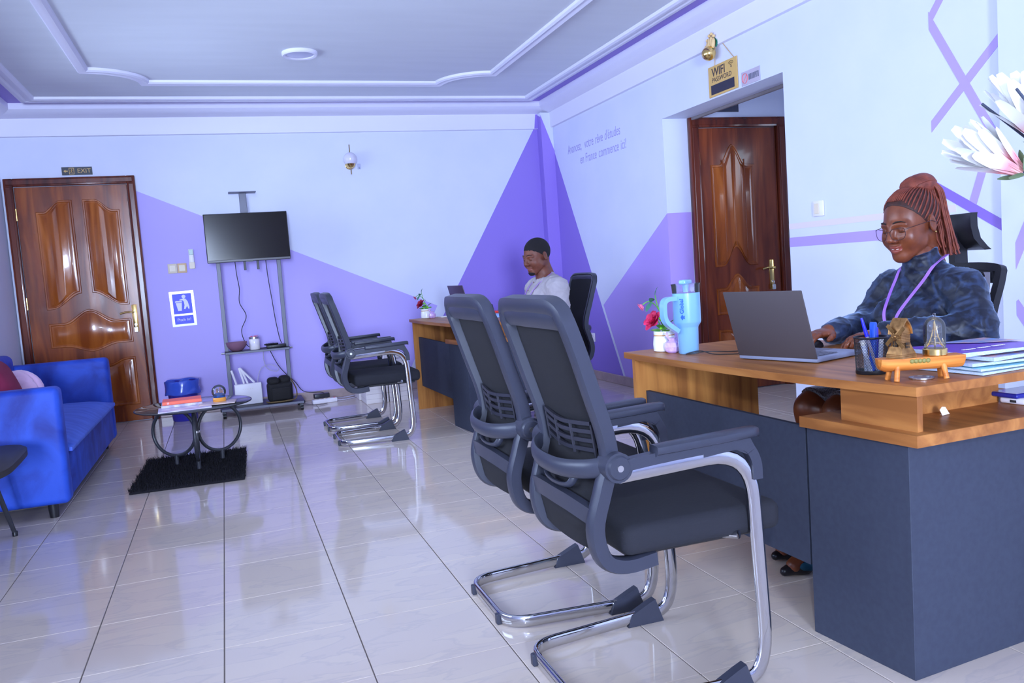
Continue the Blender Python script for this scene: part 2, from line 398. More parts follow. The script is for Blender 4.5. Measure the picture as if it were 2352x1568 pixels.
paint(wr, [(DY0, 1.222), (DY0, 1.256), (0.40, 1.256), (0.40, 1.222)], PALE, 'x', XR)
def stripe(wall, a, b, w, at, mat=LAV2, y0=0.13, y1=0.53):
    a = Vector(a); b = Vector(b); d = (b-a).normalized(); n = Vector((-d.y, d.x))*w/2
    def clip(poly, lim, sgn):
        out = []
        for i in range(len(poly)):
            p, q = poly[i-1], poly[i]; ip_, iq = sgn*(p[0]-lim) >= 0, sgn*(q[0]-lim) >= 0
            if ip_ != iq: t = (lim-p[0])/(q[0]-p[0]); out.append((lim, p[1]+t*(q[1]-p[1])))
            if iq: out.append(q)
        return out
    poly = clip(clip([tuple(a+n), tuple(b+n), tuple(b-n), tuple(a-n)], y0, 1), y1, -1)
    if len(poly) > 2: paint(wall, poly, mat, 'x', at)
stripe(wr, (0.57, 2.09), (0.10, 2.64), 0.04, XR); stripe(wr, (0.56, 2.19), (0.10, 1.40), 0.042, XR-0.0006)
stripe(wr, (0.08, 2.01), (0.58, 1.60), 0.042, XR-0.0003); stripe(wr, (0.24, 1.42), (0.31, 1.24), 0.042, XR-0.0004)
stripe(wr, (0.58, 1.39), (0.08, 1.10), 0.045, XR-0.0008, M('violet_line_paint', T(125, 105, 215), 0.5)); stripe(wr, (0.10, 1.02), (0.20, 0.84), 0.05, XR)
pil = S(MB().box(XR-0.035, XR, -0.45, 0.13, 0, 2.495, 0.003).build('wall_pier', WALLW, smooth=0), 'white wall pier with purple lines at the right edge', 'pilaster')
stripe(pil, (0.10, 0.92), (-0.30, 1.75), 0.05, XR-0.035, LAV2, -0.45, 0.06); stripe(pil, (0.07, 1.42), (-0.30, 1.10), 0.05, XR-0.0354, LAV2, -0.45, 0.06)
stripe(pil, (0.07, 0.80), (-0.30, 0.30), 0.05, XR-0.035, LAV2, -0.45, 0.06)
# baseboards
def base(name, label, segs):
    mb = MB()
    for b in segs: mb.box(*b, 0.004)
    S(mb.build(name, SKIRT, smooth=0), label, 'baseboard')
base('baseboard_back', 'beige tile baseboard under the television wall', [(-0.535, 3.268, YB-0.013, YB-0.0016, 0, 0.085)])
base('baseboard_right', 'beige tile baseboard beside the open doorway', [(XR-0.013, XR-0.0016, 3.10, 5.288, 0, 0.085), (XR-0.013, XR-0.0016, 0.14, DY0, 0, 0.085)])
base('baseboard_left', 'beige tile baseboard behind the sofa', [(XL, XL+0.012, -8.9, YB-0.05, 0, 0.085)])
# thin grey strip at the inner edge of the doorway lintel
S(MB().box(XR+0.225, XR+0.25, DY0, DY1, DZ-0.022, DZ, 0.003).build('trim_4', M('grey_lintel_strip', T(105, 105, 120), 0.6), smooth=0), 'grey strip under the doorway lintel', 'trim')
# windows (out of frame, the sofa and rear ones are added for fill light)
def window(name, label, x0, x1, z0, z1, axis, at):
    def bx(mb, a0, a1, b0, b1, d0, d1):
        if axis == 'x': mb.box(at+d0, at+d1, a0, a1, b0, b1, 0.004)
        else: mb.box(a0, a1, at+d0, at+d1, b0, b1, 0.004)
        return mb
    fr = MB()
    for a in ((x0, x0+0.05, z0, z1), (x1-0.05, x1, z0, z1), (x0+0.05, x1-0.05, z0, z0+0.05), (x0+0.05, x1-0.05, z1-0.05, z1)): bx(fr, *a, -0.09, -0.04)
    o = S(fr.build(name, WHITEP, smooth=0), label, 'window')
    n = 3; w = (x1-x0-0.1)/n
    for k in range(n):
        bx(MB(), x0+0.05+k*w, x0+0.05+(k+1)*w, z0+0.05, z1-0.05, -0.068, -0.064).build('pane', CLEAR, o, 0)
        if k: bx(MB(), x0+0.05+k*w-0.02, x0+0.05+k*w+0.02, z0+0.05, z1-0.05, -0.085, -0.045).build('mullion', WHITEP, o, 0)
window('window_1', 'wide white framed window in the left wall', WL0, WL1, WZ0, WZ1, 'x', XL)
window('fill_window_3', 'added white framed window above the blue sofa, for fill light', WM0, WM1, WZ0+0.05, WZ1, 'x', XL)
window('window_4', 'window in the hall beyond the doorway', HW0, HW1, HZ0, HZ1, 'x', 5.2+0.13)
window('fill_window_2', 'added white framed window behind the camera, for fill light', RA0, RA1, RZ0, RZ1, 'y', YF)

# ------------------------------------------------------------------ doors (local x = width, y = up, z = out)
def sm(t): t = max(0, min(1, t)); return t*t*(3-2*t)
def panel_poly(x0, x1, bot, top, n=14): return (x0, x1, bot, top, n)
def door(name, label, loc, rot, w, h, fwid, leafmat, pmat, panels, hx, handle_left=True, grooves=None):
    d = thing(name, label, 'door', loc, rot=rot, kind='structure')
    for (a, b, c, e) in ((0, fwid, 0, h), (w-fwid, w, 0, h)):
        MB().box(a, b, c, e, 0, 0.050, 0.006, 2).box(a+0.015, b-0.015, c, e-fwid-0.002, 0.050, 0.058, 0.003).build('door_jamb', DOORD, d, 30)
    MB().box(fwid, w-fwid, h-fwid, h, 0, 0.050, 0.006, 2).box(0.02, w-0.02, h-fwid+0.015, h-0.015, 0.050, 0.058, 0.003).build('door_head', DOORD, d, 30)
    lf = MB().box(fwid+0.004, w-fwid-0.004, 0.006, h-fwid-0.004, 0.002, 0.024, 0.003).build('door_leaf', leafmat, d, 30)
    for P, groove in panels:
        x0, x1, bot, top, n = P; xo = fwid+0.004
        # sunk moulding ring, then the raised field; columns of quads so that the curves stay clean
        rings = [(0, 0.024), (0.004, 0.031), (0.014, 0.031), (0.022, 0.0245), (0.030, 0.0245), (0.052, 0.035)]
        mb = MB(); v = []; f = []; N = 2*(n+1)
        for o_, z in rings:
            v += [(xo+x0+o_+(x1-x0-2*o_)*k/n, bot(k/n)+o_, z) for k in range(n+1)] + [(xo+x1-o_-(x1-x0-2*o_)*k/n, top(1-k/n)-o_, z) for k in range(n+1)]
        for j in range(len(rings)-1): f += [(j*N+i, j*N+(i+1) % N, (j+1)*N+(i+1) % N, (j+1)*N+i) for i in range(N)]
        J = (len(rings)-1)*N
        f += [(J+k, J+k+1, J+N-2-k, J+N-1-k) for k in range(n)]
        mb.add(v, f)
        po = mb.build('door_panel', pmat, d, 28)
        if groove:
            for gx in groove:
                gm = MB(); x = fwid+0.004+gx[0]
                gm.cyl((x, gx[1], 0.034), (x, gx[2], 0.034), 0.0045, n=8).build('bead', pmat, po)
    pl = MB().box(hx-0.021, hx+0.021, 0.79, 1.03, 0.024, 0.030, 0.005, 2).build('handle_plate', BRASS, d)
    s = -1 if handle_left else 1
    MB().cyl((hx, 0.965, 0.03), (hx, 0.965, 0.07), 0.010).tube(cr([(hx, 0.965, 0.065), (hx+s*0.02, 0.966, 0.072), (hx+s*0.07, 0.968, 0.07), (hx+s*0.115, 0.958, 0.066)], 5), 0.0085, 10).build('door_lever', BRASS, d)
    MB().cyl((hx, 0.855, 0.03), (hx, 0.855, 0.038), 0.011).box(hx-0.004, hx+0.004, 0.835, 0.86, 0.038, 0.058, 0.002).box(hx-0.016, hx+0.014, 0.79, 0.832, 0.05, 0.056, 0.004).build('key', STEEL, d)
    for yy in (0.25, 1.1, 1.85):
        MB().cyl((fwid+0.002, yy-0.05, 0.030), (fwid+0.002, yy+0.05, 0.030), 0.008).build('hinge', BRASS, d)
    return d
UL = panel_poly(0.14, 0.425, lambda t: 1.035+0.125*sm((t-0.15)/0.85), lambda t: 1.865+0.095*sm((t-0.18)/0.5))
UR = panel_poly(0.505, 0.79, lambda t: 1.16-0.125*sm(t/0.85), lambda t: 1.96-0.095*sm((t-0.32)/0.5))
hump = lambda t: sm(1-abs(t-0.5)/0.32)
MID = panel_poly(0.14, 0.79, lambda t: 0.705-0.055*hump(t), lambda t: 0.915+0.105*hump(t), 28)
LL = panel_poly(0.14, 0.425, lambda t: 0.15, lambda t: 0.575-0.05*sm((t-0.2)/0.6)+0.0)
LR = panel_poly(0.505, 0.79, lambda t: 0.15, lambda t: 0.525+0.05*sm((t-0.2)/0.6))
door('door_1', 'brown varnished panelled door with brass handle under the EXIT sign', (-1.548, YB, 0), BACKR, 1.012, 2.15, 0.068, DOORW, DOORP, [(UL, None), (UR, None), (MID, None), (LL, None), (LR, None)], 0.895)
PT = panel_poly(0.10, 0.50, lambda t: 1.00+0.15*hump(t), lambda t: 1.80+0.16*hump(t), 28)
PM = panel_poly(0.10, 0.50, lambda t: 0.62-0.04*hump(t), lambda t: 0.83+0.11*hump(t), 28)
PB = panel_poly(0.10, 0.50, lambda t: 0.14, lambda t: 0.50-0.03*hump(t), 28)
door('door_2', 'dark brown panelled hall door seen through the doorway', (3.612, DY1, 0), BACKR, 0.872, 2.165, 0.075, HDOORW, HDOORP,
     [(PT, [(0.205, 1.12, 1.84), (0.30, 1.17, 1.90), (0.40, 1.12, 1.84)]), (PM, None), (PB, None)], 0.70)
# ------------------------------------------------------------------ desks
def make_desk(label):
    d = thing('office_desk', label, 'desk', (0, 0, 0), 0)
    # local frame: world position of the near desk, moved as a whole
    outl = [(1.552, 0.255), (1.549, 0.12), (1.552, -0.10), (1.564, -0.317), (1.580, -0.539), (1.603, -0.762), (1.634, -0.971), (1.656, -1.10), (2.30, -1.085), (2.22, 0.27)]
    MB().prism([(x, y) for x, y in outl], 0.727, 0.75, inset=0.0015).build('desktop', OAKX, d, 30)
    MB().prism([(1.566, 0.215), (2.125, 0.235), (2.125, 0.21), (1.566, 0.19)], 0, 0.727).build('end_panel', OAKZ, d, 0)
    MB().prism([(1.606, 0.19), (1.625, -0.72), (1.641, -0.72), (1.622, 0.19)], 0.195, 0.60).build('modesty_panel', GREY, d, 0)
    X = Matrix.Translation((1.652, -1.075, 0)) @ Matrix.Rotation(math.radians(5.0), 4, 'Z')
    ped = MB().box(0, 0.44, 0, 0.345, 0.0, 0.605, 0.0015, 1, X=X).build('pedestal', GREY, d, 30)
    for k in range(3): MB().box(0.441, 0.455, 0.01, 0.335, 0.03+0.19*k, 0.21+0.19*k, 0.002, X=X).build('drawer', GREY, ped, 30)
    sh = MB().prism([(1.596, -0.735), (1.640, -1.115), (2.32, -1.09), (2.32, -0.735)], 0.605, 0.635, inset=0.0015).build('side_shelf', OAKX, d, 30)
    MB().prism([(1.648, -0.845), (1.672, -1.085), (1.691, -1.083), (1.667, -0.843)], 0.635, 0.727).build('spacer_panel', OAKX, d, 0)
    MB().prism([(1.690, -0.925), (2.13, -0.915), (2.13, -0.900), (1.690, -0.910)], 0.635, 0.727).build('niche_back', OAKX, d, 0)
    MB().box(2.24, 2.30, -1.06, -1.0, 0, 0.605).box(2.24, 2.30, -0.80, -0.76, 0, 0.605).build('support_leg', GREY, d, 0)
    return d
desk1 = make_desk('oak topped grey desk with side shelf where the woman in velvet sits')
desk2 = dup(desk1, (-0.022, 3.90, 0), 0, 'farther oak topped grey desk in front of the man in white')
desk1['group'] = desk2['group'] = 'reception desks'

# ------------------------------------------------------------------ visitor chairs (local: faces +x)
BLKG = M('black_plastic_mid', T(40, 43, 58), 0.4)
def make_chair():
    c = thing('visitor_chair', 'x', 'chair', (0, 0, 0), 0, 'black visitor chairs with chrome cantilever legs')
    prof = [(0.019*math.copysign(abs(math.cos(a))**0.6, math.cos(a)), 0.0085*math.copysign(abs(math.sin(a))**0.8, math.sin(a))) for a in [2*PI*i/14 for i in range(14)]]
    W2 = 0.236
    side = []
    for s in (1, -1):
        P = [(-0.235, 0, 0.022), (-0.235, s*0.20, 0.022), (0.13, s*W2, 0.024), (0.262, s*W2, 0.030), (0.238, s*W2, 0.615), (-0.125, s*W2, 0.600)]
        side.append(fillet(P, [0.085, 0.04, 0.14, 0.125], 8))
    path = side[1][::-1][:-1] + side[0]
    MB().sweep(path, prof, ref=(0, 0, 1)).build('chrome_frame', CHROME, c, 50)
    MB().tube([(0.20, -W2+0.01, 0.400), (0.16, -0.15, 0.392), (0.16, 0.15, 0.392), (0.20, W2-0.01, 0.400)], 0.011, 10).tube([(-0.03, -0.19, 0.380), (-0.03, 0.19, 0.380)], 0.009, 10).build('seat_support', CHROME, c)
    for s in (1, -1):
        # floor glides
        MB().prism([(0.095, 0.0), (0.215, 0.0), (0.190, 0.072), (0.165, 0.062), (0.13, 0.046), (0.108, 0.036)], s*W2-0.013, s*W2+0.013, axis='y').build('front_glide', BLKP, c, 30)
        MB().box(-0.250, -0.222, s*0.135-0.011, s*0.135+0.011, 0, 0.034, 0.003).build('rear_glide', BLKP, c, 30)
        # armrest: carrier following the tube, then the pad
        carr = fillet([(-0.125, s*W2, 0.625), (0.0, s*W2, 0.634), (0.218, s*W2, 0.640), (0.250, s*W2, 0.590), (0.250, s*W2, 0.540)], [0.03, 0.06, 0.03], 6)
        MB().sweep(carr, [(0.012, 0.012), (-0.012, 0.012), (-0.012, -0.012), (0.012, -0.012)], ref=(0, 0, 1), scales=[1.15]*6+[1.1]*(len(carr)-6)).prism([(0.10, 0.615), (0.19, 0.622), (0.225, 0.605), (0.245, 0.572), (0.262, 0.575), (0.250, 0.615), (0.232, 0.650), (0.10, 0.650)], s*W2-0.010, s*W2+0.010, axis='y').build('arm_bracket', BLKP, c, 40)
        pad = []
        for x, hw, zt in ((-0.035, 0.012, 0.652), (-0.030, 0.022, 0.662), (0.02, 0.026, 0.664), (0.14, 0.029, 0.668), (0.235, 0.027, 0.672), (0.255, 0.018, 0.672), (0.262, 0.008, 0.668)):
            pad.append((x, hw, zt))
        v = []; f = []
        for x, hw, zt in pad:
            for a in [2*PI*i/12 for i in range(12)]:
                v.append((x, s*W2+hw*math.copysign(abs(math.cos(a))**0.55, math.cos(a)), zt-0.012+0.012*math.copysign(abs(math.sin(a))**0.55, math.sin(a))))
        for i in range(len(pad)-1): f += [(i*12+k, i*12+(k+1) % 12, i*12+12+(k+1) % 12, i*12+12+k) for k in range(12)]
        f += [tuple(range(12)), tuple((len(pad)-1)*12+k for k in range(12))]
        MB().add(v, f).build('arm_pad', BLKP, c, 50)
        pv = MB().cyl((-0.128, s*(W2-0.045), 0.622), (-0.128, s*(W2+0.010), 0.622), 0.036, n=20).cyl((-0.128, s*(W2+0.010), 0.622), (-0.128, s*(W2+0.016), 0.622), 0.030, 0.026, n=20)
        pvo = pv.build('pivot', BLKP, c, 30)
        MB().cyl((-0.128, s*(W2+0.0165), 0.622), (-0.128, s*(W2+0.019), 0.622), 0.008, n=12).build('bolt', STEEL, pvo)
    # seat cushion
    MB().box(-0.115, 0.335, -0.222, 0.222, 0.392, 0.468, 0.024, 3).build('seat_cushion', FABR, c, 60)
    MB().box(-0.09, 0.30, -0.18, 0.18, 0.378, 0.393, 0.004).build('seat_pan', BLKD, c, 30)
    # back frame: two stiles from the hoop under the seat to the top rail
    def bx(z): # side curve
        pts = [(0.36, -0.10), (0.395, -0.165), (0.47, -0.180), (0.56, -0.155), (0.63, -0.135), (0.70, -0.142), (0.80, -0.172), (0.90, -0.202), (1.02, -0.232)]
        for (a, b), (e, g) in zip(pts, pts[1:]):
            if z <= e: return b+(g-b)*(z-a)/(e-a)
        return pts[-1][1]
    sp = [(0.016, 0.021), (-0.016, 0.017), (-0.016, -0.017), (0.016, -0.021)]
    stile = {}
    for s in (1, -1):
        P = [(-0.02, s*0.185, 0.372), (-0.10, s*0.188, 0.366), (-0.158, s*0.192, 0.392), (-0.178, s*0.196, 0.47), (-0.155, s*0.200, 0.56), (-0.135, s*0.202, 0.63), (-0.142, s*0.205, 0.70), (-0.172, s*0.210, 0.80), (-0.202, s*0.213, 0.90), (-0.223, s*0.212, 0.965)]
        stile[s] = cr(P, 5)
    topr = [(-0.230, 0.200, 0.995), (-0.236, 0.165, 1.010), (-0.243, 0.09, 1.013), (-0.246, 0, 1.013), (-0.243, -0.09, 1.013), (-0.236, -0.165, 1.010), (-0.230, -0.200, 0.995)]
    loop = stile[1] + cr(topr, 4) + stile[-1][::-1]
    prof = [(0.022*math.cos(a)*(1 if True else 1), 0.0185*math.sin(a)) for a in [2*PI*(i+0.5)/8 for i in range(8)]]
    MB().sweep(loop, [(0.020, 0.016), (0.010, 0.020), (-0.010, 0.020), (-0.020, 0.014), (-0.020, -0.014), (-0.010, -0.020), (0.010, -0.020), (0.020, -0.016)], ref=(0, 1, 0)).build('back_frame', BLKP, c, 50)
    # deeper top rail lip
    MB().sweep(cr([(-0.226, 0.185, 0.985), (-0.238, 0.09, 0.988), (-0.241, 0, 0.988), (-0.238, -0.09, 0.988), (-0.226, -0.185, 0.985)], 5), [(0.020, 0.016), (0.0, 0.018), (-0.022, 0.010), (-0.034, 0.0), (-0.022, -0.008), (0.020, -0.016)], ref=(0, 0, 1)).build('top_rail', BLKP, c, 50)
    # mesh skin on the front of the frame, sunk in the middle
    v = []; f = []; nz, ny = 26, 12
    zs = [0.40+(1.005-0.40)*i/nz for i in range(nz+1)]
    for z in zs:
        hw = 0.212 if z < 0.9 else 0.218
        for j in range(ny+1):
            y = -hw+2*hw*j/ny; t = 1-(y/hw)**2
            v.append((bx(z)+0.012-0.022*t, y, z))
    for i in range(nz):
        for j in range(ny): a = i*(ny+1)+j; f.append((a, a+1, a+ny+2, a+ny+1))
    k = len(v); v += [(x+0.004, y, z) for x, y, z in v]; f += [tuple(q+k for q in reversed(g)) for g in f]
    MB().add(v, f).build('mesh_panel', MESHF, c, 80)
    for s in (1, -1):
        pp = [(p.x+0.016, p.y+s*0.013, p.z) for p in stile[s][8:]]+[(-0.212, s*0.210, 0.988), (-0.216, s*0.195, 1.008), (-0.220, s*0.165, 1.018), (-0.226, s*0.09, 1.022), (-0.228, 0, 1.022)]
        MB().tube(pp, 0.005, 6).build('piping', MESHF, c)
    # bowed bar between the pivots, lumbar grille, latch loop, lower rail
    MB().sweep(cr([(-0.135, 0.215, 0.622), (-0.180, 0.17, 0.612), (-0.208, 0.09, 0.604), (-0.215, 0, 0.602), (-0.208, -0.09, 0.604), (-0.180, -0.17, 0.612), (-0.135, -0.215, 0.622)], 5), circ(0.024, 0.013, 10), ref=(0, 0, 1)).build('bow_bar', BLKP, c, 60)
    lg = MB()
    for z in (0.645, 0.668, 0.691, 0.712): lg.sweep(cr([(bx(z)-0.006, 0.150, z+0.004), (bx(z)-0.022, 0, z-0.004), (bx(z)-0.006, -0.150, z+0.004)], 6), [(0.005, 0.004), (-0.005, 0.004), (-0.005, -0.004), (0.005, -0.004)], ref=(0, 0, 1))
    for y in (-0.15, -0.05, 0.05, 0.15):
        t = 1-(y/0.15)**2; lg.tube([(bx(0.63)-0.006-0.016*t, y, 0.630), (bx(0.71)-0.006-0.016*t, y, 0.714)], 0.0045, 6)
    lg.build('lumbar_grille', BLKG, c, 40)
    MB().sweep(cr([(-0.17, 0.085, 0.585), (-0.188, 0.075, 0.555), (-0.196, 0, 0.548), (-0.188, -0.075, 0.555), (-0.17, -0.085, 0.585)], 5), circ(0.011, 0.006, 8), ref=(0, 0, 1)).build('lumbar_lever', BLKP, c, 60)
    MB().sweep(cr([(-0.178, 0.19, 0.500), (-0.190, 0.09, 0.512), (-0.193, 0, 0.514), (-0.190, -0.09, 0.512), (-0.178, -0.19, 0.500)], 5), [(0.022, 0.012), (-0.022, 0.010), (-0.022, -0.008), (0.022, -0.010)], ref=(0, 0, 1)).build('lower_rail', BLKP, c, 40)
    return c
ch = make_chair()
ch.location = (1.065, -0.685, 0); ch['label'] = 'black visitor chair nearest the camera, in front of the near desk'
dup(ch, (1.060, -0.105, 0), 0, 'black visitor chair just behind the nearest one at the near desk')
dup(ch, (0.985, 3.13, 0), 0, 'farther row chair at the far desk, closer to the coffee table')
dup(ch, (0.985, 3.73, 0), 0, 'visitor chair at the far desk standing next to the white boxes')

# ------------------------------------------------------------------ office chairs behind the desks
def swivel(c, seat_z=0.40):
    for k in range(5):
        a = 2*PI*k/5+0.3
        MB().sweep([(0.03*math.cos(a), 0.03*math.sin(a), 0.115), (0.28*math.cos(a), 0.28*math.sin(a), 0.07)], circ(0.02, 0.016, 8)).build('base_arm', BLKD, c)
        MB().cyl((0.28*math.cos(a)-0.012, 0.28*math.sin(a), 0.027), (0.28*math.cos(a)+0.012, 0.28*math.sin(a), 0.027), 0.027, n=14).build('castor', BLKD, c)
    MB().cyl((0, 0, 0.09), (0, 0, seat_z), 0.028, n=14).build('gas_lift', BLKD, c)
def woman_chair():
    c = thing('headrest_office_chair', 'black mesh office chair with headrest behind the woman in velvet', 'chair', (2.50, -0.175, 0), PI-0.06)
    swivel(c)
    MB().box(-0.22, 0.24, -0.235, 0.235, 0.40, 0.475, 0.028, 3).build('seat_cushion', FABR, c, 60)
    S2 = {}
    for s in (1, -1): S2[s] = [(-0.20, s*0.15, 0.52), (-0.205, s*0.19, 0.60), (-0.20, s*0.215, 0.80), (-0.235, s*0.228, 0.95), (-0.245, s*0.20, 0.985)]
    loop = cr(S2[1]+[(-0.25, 0, 0.99)]+S2[-1][::-1]+[(-0.19, 0, 0.50)], 5, True)
    MB().sweep(loop, [(0.014, 0.013), (-0.014, 0.013), (-0.014, -0.013), (0.014, -0.013)], closed=True, ref=(0, 1, 0)).build('back_frame', BLKD, c, 50)
    MB().sweep(cr([(-0.236, 0.20, 0.955), (-0.246, 0, 0.962), (-0.236, -0.20, 0.955)], 6), circ(0.026, 0.010, 8), ref=(0, 0, 1)).build('top_rail', BLKD, c, 60)
    net = thin_glass('see_through_mesh', (0.30, 0.30, 0.34), 0.62, 0.5)
    v = []; f = []
    for i in range(13):
        z = 0.52+0.45*i/12; x = -0.20-0.03*sm((z-0.75)/0.2)
        for j in range(9): y = (-0.2+0.4*j/8); v.append((x-0.03*(1-(y/0.2)**2)+0.01, y, z))
    for i in range(12):
        for j in range(8): a = i*9+j; f.append((a, a+1, a+10, a+9))
    MB().add(v, f).build('mesh_panel', net, c, 80)
    MB().sweep(cr([(-0.10, 0, 0.40), (-0.24, 0, 0.42), (-0.275, 0, 0.55), (-0.275, 0, 0.85), (-0.27, 0, 1.12)], 5), [(0.015, 0.03), (-0.015, 0.03), (-0.015, -0.03), (0.015, -0.03)], ref=(1, 0, 0)).build('back_spine', BLKD, c, 40)
    # headrest: concave block, flaring at the bottom
    v = []; f = []; secs = [(1.050, -0.300, 0.118), (1.062, -0.278, 0.124), (1.095, -0.250, 0.120), (1.14, -0.240, 0.117), (1.180, -0.242, 0.114), (1.190, -0.250, 0.108)]
    for z, x, hw in secs:
        for j in range(9):
            y = -hw+2*hw*j/8; v.append((x-0.030*(1-(y/hw)**2)+0.02, y, z))
        for j in range(9):
            y = hw-2*hw*j/8; v.append((x-0.030*(1-(y/hw)**2)-0.012, y, z))
    for i in range(len(secs)-1): f += [(i*18+k, i*18+(k+1) % 18, i*18+18+(k+1) % 18, i*18+18+k) for k in range(18)]
    f += [tuple(range(18)), tuple((len(secs)-1)*18+k for k in range(18))]
    MB().add(v, f).build('headrest', BLKD, c, 50)
    for s in (1, -1):
        MB().tube(fillet([(0.0, s*0.24, 0.42), (0.0, s*0.275, 0.44), (0.02, s*0.275, 0.60), (0.0, s*0.27, 0.635)], 0.04), 0.013, 8).box(-0.11, 0.13, s*0.27-0.035, s*0.27+0.035, 0.635, 0.66, 0.01, 2).build('armrest', BLKD, c, 50)
    return c
woman_chair()
mc = thing('swivel_office_chair', 'black office chair holding the man in white at the far desk', 'chair', (2.545, 3.36, 0), PI)
swivel(mc, 0.39)
for o_ in list(ch.children):
    if o_.name.split('.')[0] in ('seat_cushion', 'seat_pan', 'back_frame', 'top_rail', 'mesh_panel', 'bow_bar', 'lower_rail', 'lumbar_grille', 'lumbar_lever', 'piping'):
        k_ = o_.copy(); COL.objects.link(k_); k_.parent = mc

# ------------------------------------------------------------------ sofa
VELV = M('royal_blue_velvet', T(14, 40, 146), 0.6, var=T(32, 76, 205), vscale=5.5, sheen=0.08, bump=0.12, bscale=140, detail=5, vdist=0.6)
VELS = M('royal_blue_velvet_seat', T(42, 78, 196), 0.65, var=T(58, 98, 216), vscale=6, sheen=0.3, bump=0.15, bscale=30, stretch=(1, 3, 1))
so = thing('sofa', 'royal blue velvet sofa against the left wall beside the door', 'sofa', (-1.14, 3.08, 0), 0)
Y0, Y1 = -1.02, 1.06; X0, X1 = -0.40, 0.40
MB().box(X0, X1-0.012, Y0+0.10, Y1-0.10, 0.075, 0.30, 0.02, 3).build('base', VELV, so, 60)
MB().box(X0, X1, Y0, Y0+0.13, 0.07, 0.672, 0.03, 4).build('arm', VELV, so, 60)
MB().box(X0, X1-0.005, Y1-0.13, Y1, 0.07, 0.672, 0.03, 4).build('arm', VELV, so, 60)
MB().box(X0, X0+0.20, Y0+0.10, Y1-0.10, 0.20, 0.755, 0.05, 4).build('backrest', VELV, so, 60)
def cushion(name, x0, x1, y0, y1, z0, z1, mat, par, crown=0.03):
    bm = bmesh.new(); bmesh.ops.create_grid(bm, x_segments=14, y_segments=18, size=0.5)
    v = []; f = []; nx, ny = 15, 19
    for lay in (1, 0):
        for i in range(nx):
            for j in range(ny):
                a, b = i/(nx-1), j/(ny-1); e = min(1, 6*min(a, 1-a))**0.5*min(1, 8*min(b, 1-b))**0.5
                z = z1-0.045+(0.045+crown*math.sin(PI*a)*math.sin(PI*b))*e if lay else z0+0.03-0.03*e
                v.append((x0+(x1-x0)*a, y0+(y1-y0)*b, z))
    for lay in (0, 1):
        for i in range(nx-1):
            for j in range(ny-1): a = lay*nx*ny+i*ny+j; f.append((a, a+1, a+ny+1, a+ny))
    rim = [i*ny for i in range(nx)] + [(nx-1)*ny+j for j in range(1, ny)] + [i*ny+ny-1 for i in range(nx-2, -1, -1)] + [j for j in range(ny-2, 0, -1)]
    for k in range(len(rim)): a, b = rim[k], rim[(k+1) % len(rim)]; f.append((a, b, b+nx*ny, a+nx*ny))
    bm.free(); return MB().add(v, f).build(name, mat, par, 80)
cushion('seat_cushion', X0+0.19, X1+0.015, Y0+0.125, Y1-0.125, 0.29, 0.385, VELS, so, 0.035)
for sx, sy in ((X1-0.09, Y0+0.05), (X1-0.09, Y1-0.06), (X0+0.06, Y0+0.05), (X0+0.06, Y1-0.06)):
    MB().lathe([(0.022, 0), (0.027, 0.08)], 12, X=Matrix.Translation((sx, sy, 0))).build('leg', BLKD, so, 40)
# cushions on the sofa
kn = thing('knot_cushion', 'pale pink knotted ball cushion on the blue sofa', 'cushion', (-1.14, 3.14, 0.425), 0.4)
PINK = M('pale_pink_plush', T(200, 176, 226), 0.9, sheen=0.5, bump=0.2, bscale=300)
for k, (ax, off) in enumerate((((1, 0, 0), 0), ((0, 1, 0), 0.5), ((0.5, 0.4, 1), 0.2), ((0.6, -0.6, 0.6), 0.8))):
    ax = Vector(ax).normalized(); q_ = ax.to_track_quat('Z', 'Y').to_matrix()
    ring = [q_ @ Vector((0.085*math.cos(a), 0.085*math.sin(a), 0.022*math.sin(3*a+off*4)))+Vector((0, 0, 0.142)) for a in [2*PI*i/28 for i in range(28)]]
    MB().tube(ring, 0.052, 12, closed=True).build('knot_loop', PINK, kn, 80)
rc = tag(cushion('throw_cushion', -0.18, 0.18, -0.19, 0.19, -0.04, 0.09, M('burgundy_fabric', T(112, 28, 70), 0.85, bump=0.2, bscale=300), None, 0.03), 'burgundy throw cushion leaning at the left end of the sofa', 'cushion')
rc.location = (-1.165, 2.72, 0.605); rc.rotation_euler = (0.15, 1.25, 0.2)

# ------------------------------------------------------------------ black side table at the left edge
bc = thing('side_table', 'black low side table with splayed legs cut off at the left edge', 'table', (-1.14, 1.47, 0), 0.05)
MB().prism([(0.325*math.copysign(abs(math.cos(a))**0.45, math.cos(a)), 0.41*math.copysign(abs(math.sin(a))**0.45, math.sin(a))) for a in [2*PI*i/44 for i in range(44)]], 0.405, 0.437, inset=0.010).build('table_top', M('black_laminate', T(40, 40, 46), 0.55), bc, 50)
for sx, sy in ((1, 1), (1, -1), (-1, 1), (-1, -1)):
    l = MB().cyl((sx*0.135, sy*0.26, 0.406), (sx*0.205, sy*0.355, 0.012), 0.014, 0.010, 12).build('leg', BLKM, bc, 40)
    MB().lathe([(0.012, 0), (0.013, 0.02), (0.010, 0.024)], 12, X=Matrix.Translation((sx*0.205, sy*0.355, 0))).build('foot_cap', BLKD, l, 40)

